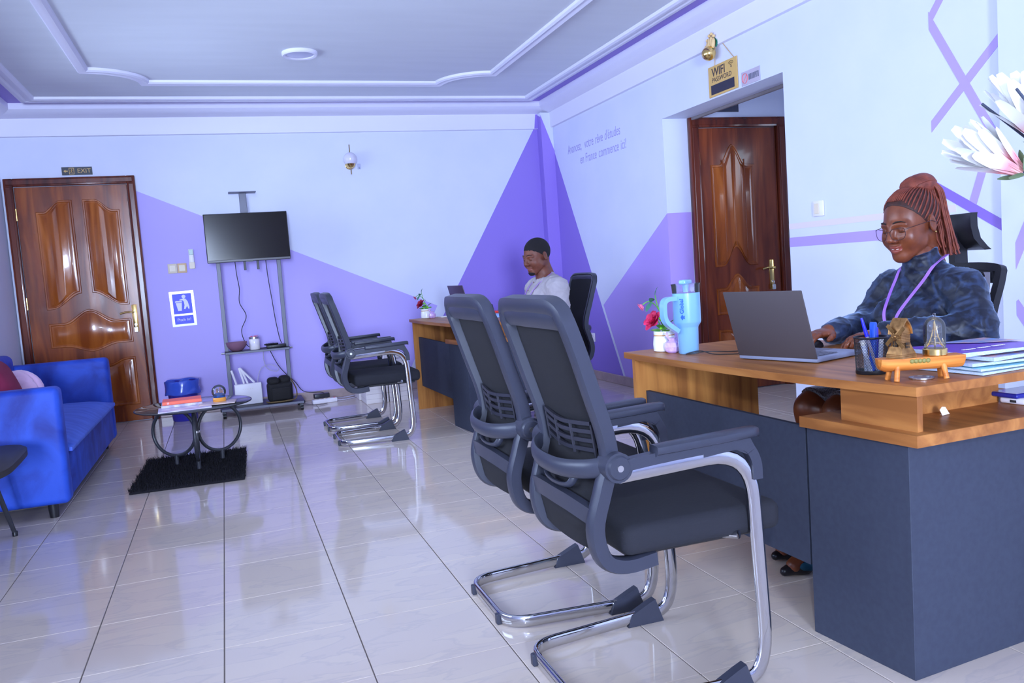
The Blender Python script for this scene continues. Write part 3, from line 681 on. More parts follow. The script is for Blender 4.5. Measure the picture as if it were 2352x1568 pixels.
# ------------------------------------------------------------------ rug and coffee table
RUGM = M('black_shag', T(20, 20, 30), 1.0)
rg = thing('shag_rug', 'black shaggy rug under the glass coffee table', 'rug', (-0.18, 2.84, 0), -0.03)
MB().box(-0.31, 0.31, -0.475, 0.475, 0.0, 0.012, 0.003).build('rug_backing', RUGM, rg, 0)
rnd = random.Random(3); v = []; f = []
for i in range(9000):
    x = rnd.uniform(-0.315, 0.315); y = rnd.uniform(-0.48, 0.48); a = rnd.uniform(0, 2*PI); l = rnd.uniform(0.014, 0.032); b = rnd.uniform(0.004, 0.022); w = 0.0022
    k = len(v); d = (math.cos(a), math.sin(a)); v += [(x-d[1]*w, y+d[0]*w, 0.010), (x+d[1]*w, y-d[0]*w, 0.010), (x+d[0]*b, y+d[1]*b, 0.010+l)]; f.append((k, k+1, k+2))
pile = MB().add(v, f).build('pile', RUGM, rg, 0); pile['kind'] = 'stuff'
ct = thing('coffee_table', 'round smoked glass coffee table on three black metal rings', 'table', (-0.14, 2.88, 0), 0)
MB().lathe([(0.0001, 0.398), (0.340, 0.398), (0.345, 0.4015), (0.340, 0.405), (0.0001, 0.405)], 48, close=False).build('glass_top', SMOKE, ct, 40)
MB().sweep([(0.3455*math.cos(a), 0.3455*math.sin(a), 0.4015) for a in [2*PI*i/48 for i in range(48)]], circ(0.0035, 0.0022, 6), closed=True).build('glass_rim', BLKD, ct, 60)
for k in range(3):
    a = -PI/2+2*PI*k/3; d = Vector((math.cos(a), math.sin(a), 0)); cc = d*0.158+Vector((0, 0, 0.232))
    ring = [cc+d*0.148*math.cos(t)+Vector((0, 0, 0.148*math.sin(t))) for t in [2*PI*i/36 for i in range(36)]]
    ro = MB().tube(ring, 0.0105, 10, closed=True).build('ring', BLKM, ct, 80)
    MB().cyl(d*0.158+Vector((0, 0, 0.028)), d*0.158+Vector((0, 0, 0.085)), 0.013, n=12).build('foot', BLKM, ro, 40)
    MB().cyl(d*0.158+Vector((0, 0, 0.376)), d*0.158+Vector((0, 0, 0.398)), 0.014, n=12).build('top_pad', BLKM, ro, 40)
    MB().cyl(d*0.012+Vector((0, 0, 0.226)), d*0.012+Vector((0, 0, 0.238)), 0.0145, n=12).build('clamp', CHROME, ro, 40)
MB().cyl((0, 0, 0.10), (0, 0, 0.398), 0.010, n=12).build('post', BLKM, ct, 40)
def book(name, label, cat, loc, rz, w, d, h, cover, pages=PAPER, spine=True):
    b = thing(name, label, cat, loc, rz)
    MB().box(-w/2, w/2, -d/2, d/2, 0, h*0.12, 0.0006).box(-w/2, w/2, -d/2, d/2, h*0.88, h, 0.0006).box(-w/2, -w/2+0.003, -d/2, d/2, h*0.12, h*0.88).build('cover', cover, b, 30)
    MB().box(-w/2+0.003, w/2-0.003, -d/2+0.003, d/2-0.003, h*0.12, h*0.88).build('pages', pages, b, 0)
    return b
MAGC = M('magazine_cover', T(150, 150, 215), 0.3, var=T(205, 210, 245), vscale=14)
MAG2 = M('magazine_cover_pale', T(196, 190, 200), 0.3, var=T(150, 130, 140), vscale=22)
ZT = 0.4055
b1 = book('magazine', 'lilac magazine at the front of the glass coffee table', 'magazine', (-0.185, 2.72, ZT), PI/2+0.05, 0.20, 0.30, 0.006, MAGC)
b2 = book('magazine', 'pale magazine lying under the snow globe', 'magazine', (0.005, 2.76, ZT+0.0065), PI/2-0.1, 0.15, 0.21, 0.005, MAG2)
b3 = book('book', 'white paperback under the orange book on the coffee table', 'book', (-0.205, 2.86, ZT+0.0065), PI/2+0.02, 0.17, 0.235, 0.016, M('white_book_cover', T(198, 204, 232), 0.4, var=T(150, 150, 190), vscale=30))
b4 = book('book', 'orange hardback lying on top of the coffee table pile', 'book', (-0.205, 2.87, ZT+0.023), PI/2+0.04, 0.16, 0.225, 0.020, M('orange_book_cover', T(226, 92, 66), 0.4))
text('title', 'III', 0.018, PAPER, b4, (-0.0805, 0.08, 0.010), (PI/2, 0, -PI/2))
sg = thing('snow_globe', 'glass snow globe on a wooden base standing on a magazine', 'snow globe', (0.015, 2.80, ZT+0.0118), 0)
MB().lathe([(0.0375, 0), (0.040, 0.004), (0.039, 0.012), (0.041, 0.016), (0.036, 0.024), (0.0001, 0.024)], 28).build('base', M('honey_wood', T(208, 150, 72), 0.35), sg, 50)
MB().sphere((0, 0, 0.060), 0.043, 28, 18).build('globe', CLEAR, sg, 180)
scn = MB().lathe([(0.034, 0.0245), (0.037, 0.040), (0.020, 0.052), (0.0001, 0.055)], 20).build('diorama', M('diorama_blue', T(30, 84, 170), 0.4, var=T(20, 50, 110), vscale=60), sg, 40)
MB().box(-0.016, -0.002, -0.008, 0.008, 0.05, 0.078, 0.001).box(0.002, 0.014, -0.008, 0.006, 0.05, 0.085, 0.001).box(0.015, 0.024, -0.006, 0.006, 0.042, 0.073, 0.001).build('building', M('diorama_brown', T(150, 92, 72), 0.5, var=T(70, 60, 60), vscale=80), scn, 0)
# ------------------------------------------------------------------ television on its trolley
ts = thing('tv_stand', 'grey metal rolling television stand with two shelves', 'stand', (0.335, 5.04, 0), 0)
STG = M('grey_stand_metal', T(92, 100, 128), 0.4)
MB().box(-0.355, 0.355, -0.20, 0.20, 0.060, 0.085, 0.006, 2).build('base_shelf', BLKD, ts, 40)
MB().box(-0.345, 0.345, -0.206, -0.199, 0.062, 0.083, 0.002).build('base_edge', STG, ts, 40)
for sx in (-1, 1):
    for sy in (-1, 1):
        w = MB().cyl((sx*0.325-0.012, sy*0.17, 0.022), (sx*0.325+0.012, sy*0.17, 0.022), 0.022, n=16).build('castor', BLKD, ts, 40)
        MB().box(sx*0.325-0.016, sx*0.325+0.016, sy*0.17-0.012, sy*0.17+0.012, 0.03, 0.060, 0.003).build('fork', BLKM, w, 40)
    MB().box(sx*0.255-0.017, sx*0.255+0.017, 0.02, 0.06, 0.085, 1.60, 0.003).build('post', STG, ts, 40)
    MB().cyl((sx*0.275, 0.04, 0.545), (sx*0.305, 0.04, 0.545), 0.008, n=12).build('bolt', CHROME, ts)
MB().box(-0.275, 0.275, -0.13, 0.10, 0.545, 0.562, 0.003).build('middle_shelf', BLKD, ts, 40)
MB().box(-0.27, 0.27, -0.137, -0.129, 0.543, 0.561, 0.002).build('shelf_edge', STG, ts, 40)
MB().box(-0.27, 0.27, 0.025, 0.055, 1.50, 1.56, 0.003).build('crossbar', STG, ts, 40)
MB().box(-0.028, 0.032, 0.02, 0.05, 1.50, 1.93, 0.003).build('mast', STG, ts, 40)
MB().box(-0.115, 0.115, -0.06, 0.08, 1.930, 1.937, 0.002).build('camera_shelf', STG, ts, 40)
for x in (-0.035, 0.075):
    MB().box(x-0.010, x+0.010, -0.02, -0.010, 1.26, 1.70, 0.002).box(x-0.004, x+0.004, -0.022, -0.0195, 1.275, 1.29).box(x-0.004, x+0.004, -0.022, -0.0195, 1.305, 1.32).build('vesa_bracket', BLKD, ts, 40)
tv = thing('television', 'black flat screen television on the rolling stand', 'television', (0.343, 4.99, 1.335), 0)
MB().box(-0.348, 0.348, -0.012, 0.035, 0.0, 0.418, 0.005, 2).build('casing', BLKD, tv, 40)
MB().box(-0.341, 0.341, -0.0135, -0.0118, 0.022, 0.411).build('screen', M('screen_glass', T(24, 22, 26), 0.14, spec=0.18), tv, 0)
MB().box(-0.345, 0.345, -0.0145, -0.0118, 0.003, 0.020, 0.001).build('bottom_bezel', M('bezel_grey', T(62, 64, 78), 0.35), tv, 30)
MB().box(-0.03, 0.03, -0.017, -0.012, -0.006, 0.006, 0.002).build('sensor', BLKM, tv, 30)
bowl = thing('bowl', 'mauve bowl on the middle shelf of the television stand', 'bowl', (0.165, 5.00, 0.5625), 0)
MB().lathe([(0.038, 0), (0.055, 0.012), (0.078, 0.04), (0.090, 0.078), (0.085, 0.078), (0.072, 0.042), (0.05, 0.018), (0.0001, 0.014)], 32).build('bowl_body', M('mauve_ceramic', T(122, 92, 124), 0.5), bowl, 60)
jar = thing('jar', 'glass jar with red dotted lid on the stand shelf', 'jar', (0.315, 4.99, 0.5625), 0)
MB().lathe([(0.040, 0), (0.045, 0.006), (0.045, 0.085), (0.041, 0.094), (0.0001, 0.094)], 24).build('jar_body', M('frosted_jar', T(200, 208, 238), 0.15, var=T(220, 226, 246), vscale=15), jar, 50)
MB().lathe([(0.044, 0.0945), (0.044, 0.112), (0.038, 0.116), (0.0001, 0.116)], 24).build('lid', STEEL, jar, 50)
for a in range(5): MB().lathe([(0.010, 0.1162), (0.009, 0.1185), (0.0001, 0.119)], 10, X=Matrix.Translation((0.025*math.cos(a*1.256), 0.025*math.sin(a*1.256), 0))).build('red_dot', M('red_enamel', T(222, 46, 60), 0.4), jar, 60)
dv = thing('decoder_box', 'small black decoder box on the stand shelf', 'electronics', (0.495, 5.02, 0.5625), 0)
MB().box(-0.08, 0.085, -0.05, 0.05, 0, 0.026, 0.004, 2).build('case', BLKD, dv, 40)
rm = thing('remote_control', 'black remote control lying on the decoder box', 'remote', (0.455, 4.995, 0.589), 0.35)
MB().box(-0.06, 0.06, -0.02, 0.02, 0, 0.014, 0.005, 2).build('case', M('gloss_black', T(16, 16, 22), 0.15), rm, 40)
for i in range(4):
    for j in range(3): MB().box(-0.045+i*0.02, -0.035+i*0.02, -0.014+j*0.011, -0.007+j*0.011, 0.0138, 0.0158, 0.001).build('button', BLKM, rm, 30)
ro = thing('wifi_router', 'white upright router with antennas on the stand base', 'router', (0.225, 4.99, 0.0855), 0.05)
MB().box(-0.115, 0.115, -0.016, 0.016, 0.0, 0.185, 0.008, 3).build('case', WHITEP, ro, 50)
for k, (x0, x1, z1) in enumerate(((-0.095, -0.125, 0.31), (-0.03, -0.06, 0.325), (0.0, -0.045, 0.318), (0.055, -0.055, 0.325))):
    MB().sweep([(x0, 0.022, 0.15), (x0, 0.022, 0.19), (x1, 0.022, z1)], circ(0.009, 0.005, 8)).build('antenna', WHITEP, ro, 50)
for k in range(5): MB().box(-0.045+k*0.02, -0.041+k*0.02, -0.0172, -0.0158, 0.135, 0.139).build('led', CREAMP, ro, 0)
bg = thing('camera_bag', 'black padded camera bag on the stand base', 'bag', (0.49, 4.99, 0.0855), 0.1)
CLOTH = M('black_nylon', T(20, 20, 26), 0.8, bump=0.25, bscale=120)
MB().box(-0.105, 0.105, -0.07, 0.07, 0, 0.17, 0.03, 4).build('bag_body', CLOTH, bg, 60)
MB().box(-0.10, 0.0, -0.072, 0.06, 0.15, 0.215, 0.028, 3).box(0.0, 0.095, -0.06, 0.06, 0.15, 0.222, 0.03, 3).build('flap', CLOTH, bg, 60)
MB().box(-0.085, 0.085, -0.092, -0.06, 0.012, 0.13, 0.015, 3).build('pocket', CLOTH, bg, 60)
MB().tube(cr([(0.10, -0.02, 0.19), (0.135, -0.05, 0.10), (0.12, -0.09, 0.02), (0.03, -0.11, 0.008), (-0.10, -0.10, 0.008), (-0.13, -0.06, 0.012)], 6), 0.006, 6).build('strap', M('strap_ochre', T(96, 84, 60), 0.8), bg, 60)
CABK = M('black_cable', T(40, 40, 58), 0.5); CAWH = M('white_cable', T(178, 184, 222), 0.5)
def cable(name, label, pts, r=0.0035, mat=CABK):
    return tag(MB().tube(cr(pts, 6), r, 6).build(name, mat, None, 80), label, 'cable')
cable('power_cable', 'black cable hanging wavy from the left of the television', [(0.22, 5.06, 1.36), (0.225, 5.06, 1.22), (0.235, 5.065, 1.10), (0.225, 5.06, 0.98), (0.27, 5.06, 0.86), (0.22, 5.055, 0.74), (0.235, 5.05, 0.64), (0.27, 5.05, 0.585), (0.33, 5.045, 0.567), (0.42, 5.045, 0.567)])
cable('signal_cable', 'black cable hanging straight from the right of the television', [(0.48, 5.06, 1.36), (0.485, 5.065, 1.20), (0.50, 5.065, 1.0), (0.515, 5.06, 0.80), (0.535, 5.055, 0.64), (0.55, 5.05, 0.592)])
cable('network_cable', 'pale looped cable under the middle shelf of the stand', [(0.39, 5.15, 0.54), (0.385, 5.16, 0.45), (0.41, 5.16, 0.37), (0.48, 5.16, 0.335), (0.505, 5.15, 0.36), (0.44, 5.15, 0.40), (0.36, 5.15, 0.38), (0.32, 5.12, 0.30), (0.31, 5.08, 0.22)], 0.003, CAWH)
cable('adapter_cable', 'black cable running from the stand to the black adapter', [(0.44, 5.16, 0.545), (0.50, 5.17, 0.40), (0.56, 5.18, 0.31), (0.64, 5.19, 0.22), (0.70, 5.19, 0.13), (0.78, 5.18, 0.105), (0.86, 5.17, 0.100), (0.91, 5.165, 0.075)])
cable('floor_cable', 'thin grey cable lying between the stand and the strip', [(0.70, 5.20, 0.006), (0.75, 5.10, 0.006), (0.80, 5.02, 0.006), (0.86, 5.02, 0.006), (0.90, 5.05, 0.006)], 0.003, M('grey_cable', T(96, 96, 112), 0.5))
cable('wall_cable', 'upper pale cable along the baseboard to the boxes', [(0.99, 5.22, 0.02), (1.06, 5.30, 0.008), (1.18, 5.33, 0.012), (1.30, 5.34, 0.03)], 0.005, CAWH)
cable('wall_cable', 'lower pale cable curving on the floor to the boxes', [(0.99, 5.17, 0.012), (1.06, 5.16, 0.006), (1.13, 5.20, 0.006), (1.20, 5.26, 0.006)], 0.005, CAWH)
ps = thing('power_strip', 'white power strip on the floor beside the stand', 'power strip', (0.885, 5.13, 0), 0.15)
MB().box(-0.115, 0.115, -0.026, 0.026, 0, 0.040, 0.008, 3).build('case', WHITEP, ps, 50)
for k in range(4): MB().lathe([(0.018, 0.0395), (0.018, 0.042), (0.015, 0.042), (0.014, 0.034), (0.0001, 0.034)], 16, X=Matrix.Translation((-0.08+0.042*k, 0, 0))).build('socket', CREAMP, ps, 40)
MB().box(0.085, 0.102, -0.008, 0.008, 0.039, 0.044, 0.002).build('red_switch', MATS['red_enamel'], ps, 40)
ad = thing('power_adapter', 'black plug adapter lying on the white power strip', 'adapter', (0.865, 5.17, 0.0445), 0.15)
MB().box(-0.07, 0.07, -0.03, 0.03, 0, 0.042, 0.006, 2).build('case', BLKM, ad, 40)
# waste bin with bag
wbn = thing('waste_bin', 'blue plastic waste bin lined with a blue bag by the door', 'bin', (-0.315, 5.10, 0), 0)
MB().lathe([(0.098, 0), (0.102, 0.005), (0.132, 0.335), (0.136, 0.34), (0.130, 0.34), (0.10, 0.02), (0.0001, 0.015)], 32).build('bin_body', M('blue_plastic', T(44, 44, 160), 0.35), wbn, 50)
v = []; f = []; rr = random.Random(5)
secs = [(0.118, 0.30), (0.129, 0.335), (0.139, 0.350), (0.1425, 0.342), (0.1400, 0.30), (0.1405, 0.262), (0.146, 0.245), (0.143, 0.232)]
for j, (r, z) in enumerate(secs):
    for i in range(40): a = 2*PI*i/40; w = (0.003 if j < 5 else 0.007)*math.sin(7*a+j*1.3)+rr.uniform(-0.0015, 0.0015); v.append(((r+max(w, -0.002))*math.cos(a), (r+max(w, -0.002))*math.sin(a), z+0.004*math.sin(5*a+j)))
for j in range(len(secs)-1): f += [(j*40+i, j*40+(i+1) % 40, (j+1)*40+(i+1) % 40, (j+1)*40+i) for i in range(40)]
MB().add(v, f).build('bin_bag', M('blue_bag_film', T(52, 84, 205), 0.2, spec=0.7), wbn, 80)
# white cartons between the far chairs and the far desk
GR = 'white cartons stacked by the far desk'
CART = M('white_carton', T(196, 202, 222), 0.6); CARS = M('carton_tape', T(150, 150, 166), 0.5)
def carton(label, loc, w, d, h, rz=0):
    b = thing('carton', label, 'box', loc, rz, GR)
    MB().box(-w/2, w/2, -d/2, d/2, 0, h, 0.003).build('carton_body', CART, b, 30)
    MB().box(-w/2-0.0005, w/2+0.0005, -d/2-0.0005, d/2+0.0005, h*0.48, h*0.50).build('lid_seam', CARS, b, 0)
    return b
carton('bottom carton of the left white stack by the far desk', (1.305, 4.86, 0), 0.20, 0.30, 0.085)
carton('upper carton of the left white stack by the far desk', (1.305, 4.86, 0.0855), 0.20, 0.30, 0.085)
carton('bottom carton of the right white stack by the far desk', (1.515, 4.84, 0), 0.20, 0.30, 0.085)
carton('upper carton of the right white stack by the far desk', (1.515, 4.84, 0.0855), 0.20, 0.30, 0.085)
carton('large white carton standing behind the low carton stacks', (1.41, 5.17, 0), 0.44, 0.28, 0.34)
rl = thing('paper_roll', 'white roll lying on the large carton', 'roll', (1.53, 5.14, 0.3405), 0.2)
MB().cyl((-0.08, 0, 0.035), (0.08, 0, 0.035), 0.035, n=20).build('roll_body', PAPER, rl, 40)
MB().cyl((-0.081, 0, 0.035), (0.081, 0, 0.035), 0.012, n=12).build('core', CARS, rl, 40)

# ------------------------------------------------------------------ on the back wall
GOLD = M('gold_print', T(186, 160, 98), 0.4)
ex = thing('exit_sign', 'small black EXIT sign above the left door', 'sign', (-0.985, YB-0.0015, 2.205), rot=BACKR)
MB().box(-0.118, 0.118, -0.034, 0.034, 0, 0.005, 0.001).build('plate', M('sign_black', T(24, 30, 48), 0.4), ex, 30)
text('lettering', 'EXIT', 0.052, GOLD, ex, (0.055, 0, 0.0056), sx=1.0)
MB().prism([(-0.105, 0), (-0.088, 0.013), (-0.088, 0.005), (-0.072, 0.005), (-0.072, -0.005), (-0.088, -0.005), (-0.088, -0.013)], 0.005, 0.0062).build('arrow', GOLD, ex, 0)
mb = MB()
for a in ((-0.062, -0.058, -0.027, 0.027), (-0.026, -0.022, -0.027, 0.027), (-0.058, -0.026, 0.023, 0.027), (-0.058, -0.026, -0.027, -0.023)): mb.box(*a, 0.005, 0.0062)
mb.sphere((-0.040, 0.014, 0.0055), (0.004, 0.004, 0.0008)).tube([(-0.041, 0.009, 0.0055), (-0.043, -0.004, 0.0055), (-0.036, -0.018, 0.0055)], 0.0022, 5).tube([(-0.043, -0.004, 0.0055), (-0.052, -0.014, 0.0055)], 0.0022, 5).tube([(-0.050, 0.002, 0.0055), (-0.041, 0.007, 0.0055), (-0.032, 0.000, 0.0055)], 0.0018, 5).build('running_figure', GOLD, ex, 0)
for k, (x, mm, lb) in enumerate(((-0.308, CREAMP, 'cream light switch left of the pair beside the door'), (-0.228, M('aged_plastic', T(200, 180, 150), 0.4), 'yellowed light switch right of the pair beside the door'))):
    sw = thing('light_switch', lb, 'switch', (x, YB-0.0015, 1.322), rot=BACKR)
    MB().box(-0.039, 0.039, -0.043, 0.043, 0, 0.009, 0.004, 2).build('plate', mm, sw, 40)
    MB().box(-0.026, 0.026, -0.028, 0.028, 0.009, 0.0125, 0.002).build('rocker', CREAMP, sw, 40)
rh = thing('wall_remote', 'slim white remote in a wall holder above the switches', 'remote', (-0.141, YB-0.0015, 1.40), rot=BACKR)
MB().box(-0.022, 0.022, -0.088, 0.088, 0.006, 0.020, 0.006, 2).build('case', WHITEP, rh, 40)
MB().box(-0.018, 0.018, 0.035, 0.082, 0.0195, 0.0215, 0.002).build('display', M('lcd_green', T(120, 160, 165), 0.3), rh, 30)
MB().box(-0.024, 0.024, -0.09, -0.03, 0, 0.022, 0.003).build('holder', CREAMP, rh, 40)
BLU = M('sign_blue', T(30, 42, 236), 0.4)
pt = thing('litter_sign', 'blue and white Pitch In litter sign on the lavender wall', 'sign', (-0.256, YB-0.0015, 0.96), rot=(PI/2, math.radians(-1), 0))
MB().box(-0.103, 0.103, -0.157, 0.157, 0, 0.0015).build('sheet', M('laminated_white', T(186, 204, 252), 0.15), pt, 0)
MB().box(-0.080, 0.080, -0.045, 0.135, 0.0015, 0.002).build('pictogram_field', BLU, pt, 0)
MB().box(-0.080, 0.080, -0.137, -0.062, 0.0015, 0.002).build('caption_field', BLU, pt, 0)
text('caption', 'Pitch In!', 0.036, PAPER, pt, (0, -0.099, 0.0025), ext=0.0003)
pg = MB()
pg.prism([(-0.055, 0.055), (-0.004, 0.055), (-0.012, -0.018), (-0.042, -0.018)], 0.002, 0.0025).prism([(-0.060, 0.060), (-0.002, 0.060), (-0.002, 0.068), (-0.050, 0.073), (-0.060, 0.068)], 0.002, 0.0025)
pg.lathe([(0.0165, 0.002), (0.0165, 0.0025)], 18, X=Matrix.Translation((0.016, 0.108, 0)))
pg.prism([(-0.022, 0.082), (0.012, 0.092), (0.030, 0.088), (0.046, 0.062), (0.056, 0.015), (0.054, -0.006), (0.045, -0.004), (0.036, 0.022), (0.020, -0.006), (0.008, -0.004), (0.016, 0.030), (0.014, 0.060), (0.008, 0.074), (-0.020, 0.076)], 0.002, 0.0025)
pg.build('pictogram', PAPER, pt, 0)
sc = thing('wall_sconce', 'gold wall sconce with white globe, unlit', 'lamp', (1.341, YB-0.0015, 2.235), rot=BACKR)
MB().lathe([(0.042, 0), (0.042, 0.012), (0.036, 0.016), (0.0001, 0.016)], 24, X=Matrix.Translation((0, -0.045, 0))).build('backplate', BRASS, sc, 40)
MB().lathe([(0.012, 0), (0.035, 0.012), (0.048, 0.045), (0.046, 0.046), (0.03, 0.016), (0.0001, 0.010)], 24, X=Matrix.Translation((0, -0.085, 0.075)) @ Matrix.Rotation(-PI/2, 4, 'X')).build('cup', BRASS, sc, 60)
MB().tube([(0, -0.045, 0.012), (0, -0.06, 0.05), (0, -0.078, 0.072)], 0.006, 8).build('arm', BRASS, sc)
MB().cyl((0, -0.14, 0.075), (0, 0.135, 0.075), 0.005, n=10).build('rod', M('dark_brass', T(120, 108, 84), 0.35, 0.6), sc)
MB().sphere((0, 0.0, 0.075), 0.064, 26, 18).build('globe', M('opal_glass', T(196, 206, 240), 0.15), sc, 180)
hk = thing('wall_hook', 'clear adhesive hook beside the wall sconce', 'hook', (1.43, YB-0.0015, 2.175), rot=BACKR)
MB().box(-0.014, 0.014, -0.025, 0.025, 0, 0.003, 0.001).tube(cr([(0, -0.006, 0.003), (0, -0.018, 0.010), (0, -0.012, 0.018)], 5), 0.003, 6).build('hook_body', CLEAR, hk, 40)
# ------------------------------------------------------------------ on the right wall and ceiling
GLD2 = M('gold_acrylic', T(190, 166, 108), 0.35)
ws = thing('wifi_sign', 'gold WIFI PASSWORD sign hanging above the doorway', 'sign', (XR-0.002, 2.255, 2.277), rot=RIGHTR)
MB().box(-0.170, 0.170, -0.102, 0.102, 0, 0.006, 0.002).build('plate', GLD2, ws, 30)
INK = M('dark_ink', T(70, 62, 70), 0.6)
text('wifi_word', 'WIFI', 0.080, INK, ws, (-0.045, 0.055, 0.0066), bold=0.001)
text('password_word', 'PASSWORD', 0.044, INK, ws, (-0.01, 0.005, 0.0066))
mb = MB()
for r in (0.012, 0.023, 0.034): mb.sweep([(0.105+r*math.cos(a), 0.052+r*math.sin(a), 0.0064) for a in [PI*0.22+PI*0.56*i/8 for i in range(9)]], circ(0.0035, 0.0008, 6))
mb.lathe([(0.006, 0.006), (0.006, 0.007)], 10, X=Matrix.Translation((0.105, 0.050, 0))).build('wifi_symbol', INK, ws, 0)
MB().box(-0.140, 0.135, -0.088, -0.025, 0.006, 0.0075).build('black_bar', M('sign_black2', T(40, 42, 66), 0.4), ws, 0)
MB().tube([(-0.09, 0.10, 0.003), (-0.06, 0.30, 0.004)], 0.002, 6).tube([(0.135, 0.10, 0.003), (-0.06, 0.30, 0.004)], 0.002, 6).build('cord', GOLD, ws)
on = thing('ornament', 'gold bauble cluster with green leaves above the WIFI sign', 'ornament', (XR-0.002, 2.318, 2.45), rot=RIGHTR)
on.scale = (1.25, 1.25, 1.25)
MB().sphere((0, 0, 0.05), 0.038, 20, 14).build('bauble', BRASS, on, 180)
MB().box(-0.012, 0.012, 0.11, 0.19, 0, 0.003, 0.001).tube(cr([(0, 0.13, 0.003), (0, 0.11, 0.014), (0, 0.12, 0.022)], 5), 0.003, 6).build('hook', CLEAR, on, 40)
for k, (x, y) in enumerate(((-0.045, 0.045), (-0.03, 0.075), (-0.01, 0.095), (0.01, 0.10), (0.03, 0.085))):
    MB().sphere((x*0.5, y*0.6, 0.035), (0.012, 0.030, 0.012), 10, 8, X=Matrix.Rotation(-x*6, 4, 'Z')).sphere((x, y, 0.035), 0.009, 10, 8).build('berry_sprig', M('gold_sprig', T(200, 182, 140), 0.45), on, 180)
for k, (x, y, r) in enumerate(((0.045, 0.045, 0.4), (0.05, 0.07, -0.3), (-0.06, 0.03, 1.2))):
    MB().prism([(0, 0), (0.010, 0.012), (0.012, 0.026), (0.0, 0.045), (-0.012, 0.026), (-0.010, 0.012)], 0.02, 0.023, X=Matrix.Translation((x*0.6, y*0.6, 0)) @ Matrix.Rotation(-r, 4, 'Z')).build('leaf', M('tinsel_green', T(30, 120, 110), 0.4) if k < 2 else M('pale_leaf', T(196, 210, 226), 0.5), on, 0)
ns = thing('prohibition_sign', 'small grey sign with a red prohibition ring above the doorway', 'sign', (XR-0.002, 1.950, 2.214), rot=RIGHTR)
MB().box(-0.097, 0.097, -0.044, 0.044, 0, 0.003, 0.001).build('plate', M('grey_sign', T(168, 170, 205), 0.35), ns, 30)
REDI = M('red_print', T(212, 110, 128), 0.5)
MB().sweep([(-0.057+0.028*math.cos(a), 0.031*math.sin(a), 0.0034) for a in [2*PI*i/24 for i in range(24)]], circ(0.0045, 0.0008, 6), closed=True).tube([(-0.074, -0.020, 0.0034), (-0.040, 0.020, 0.0034)], 0.0025, 6).build('ring', REDI, ns, 0)
mb = MB(); rr = random.Random(2)
for k in range(7): mb.box(-0.018+k*0.0155, -0.018+k*0.0155+rr.uniform(0.005, 0.010), -0.018, 0.018, 0.003, 0.0038).box(-0.018+k*0.0155, -0.006+k*0.0155, rr.choice((-0.018, 0.012, -0.003)), rr.choice((0.018, 0.0185)), 0.003, 0.0037)
mb.build('blurred_lettering', M('sign_ink', T(96, 104, 136), 0.5), ns, 0)
hs = thing('hall_sign', 'dark plate above the hall door', 'sign', (3.985, DY1, 2.268), rot=BACKR)
MB().box(-0.10, 0.10, -0.055, 0.06, 0, 0.006, 0.001).build('plate', M('dark_plate', T(52, 58, 86), 0.4), hs, 30)
mb = MB()
for k in range(9): mb.box(-0.075+k*0.014, -0.066+k*0.014, -0.012, 0.010, 0.006, 0.0066)
mb.box(0.068, 0.082, -0.010, 0.010, 0.006, 0.0066).build('faint_lettering', M('dark_print', T(70, 76, 104), 0.5), hs, 0)
wt = thing('wall_lettering', 'lilac French handwriting painted on the right wall near the corner', 'lettering', (XR-0.0004, 4.43, 2.135), rot=RIGHTR)
LIL = M('lilac_lettering', T(148, 152, 228), 0.6)
for wd_, x_, y_ in (('Avancez,', -0.36, 0.075), ('votre', -0.03, 0.075), ('r\u00eave', 0.19, 0.075), ("d'\u00e9tudes", 0.46, 0.075), ('en', -0.20, -0.055), ('France', 0.0, -0.055), ('commence', 0.37, -0.055), ('ici!', 0.66, -0.055)):
    text('word', wd_, 0.118, LIL, wt, (x_, y_, 0), ext=0.0004, shear=0.12, sx=0.78)
s3 = thing('light_switch', 'white light switch right of the open doorway', 'switch', (XR, 1.355, 1.325), rot=RIGHTR)
MB().box(-0.045, 0.045, -0.045, 0.045, 0, 0.012, 0.005, 2).build('plate', WHITEP, s3, 40)
MB().box(-0.028, 0.012, -0.030, 0.030, 0.012, 0.0155, 0.002).build('rocker', CREAMP, s3, 40)
so2 = thing('wall_socket', 'small white wall socket behind the man', 'socket', (XR-0.002, 4.62, 0.40), rot=RIGHTR)
MB().box(-0.042, 0.042, -0.042, 0.042, 0, 0.010, 0.004, 2).build('plate', WHITEP, so2, 40)
MB().lathe([(0.020, 0.0095), (0.020, 0.011), (0.016, 0.011), (0.015, 0.006), (0.0001, 0.006)], 16).build('socket_well', CREAMP, so2, 40)
cl = thing('ceiling_light', 'round flush ceiling light, switched off', 'lamp', (0.777, 3.58, ZC), 0)
MB().lathe([(0.125, 0), (0.125, -0.018), (0.118, -0.026), (0.100, -0.022), (0.098, -0.016)], 40, close=False).build('rim', TRIMW, cl, 40)
MB().lathe([(0.098, -0.016), (0.06, -0.022), (0.0001, -0.024)], 40, close=False).build('diffuser', M('lamp_diffuser', T(165, 176, 225), 0.2), cl, 60)

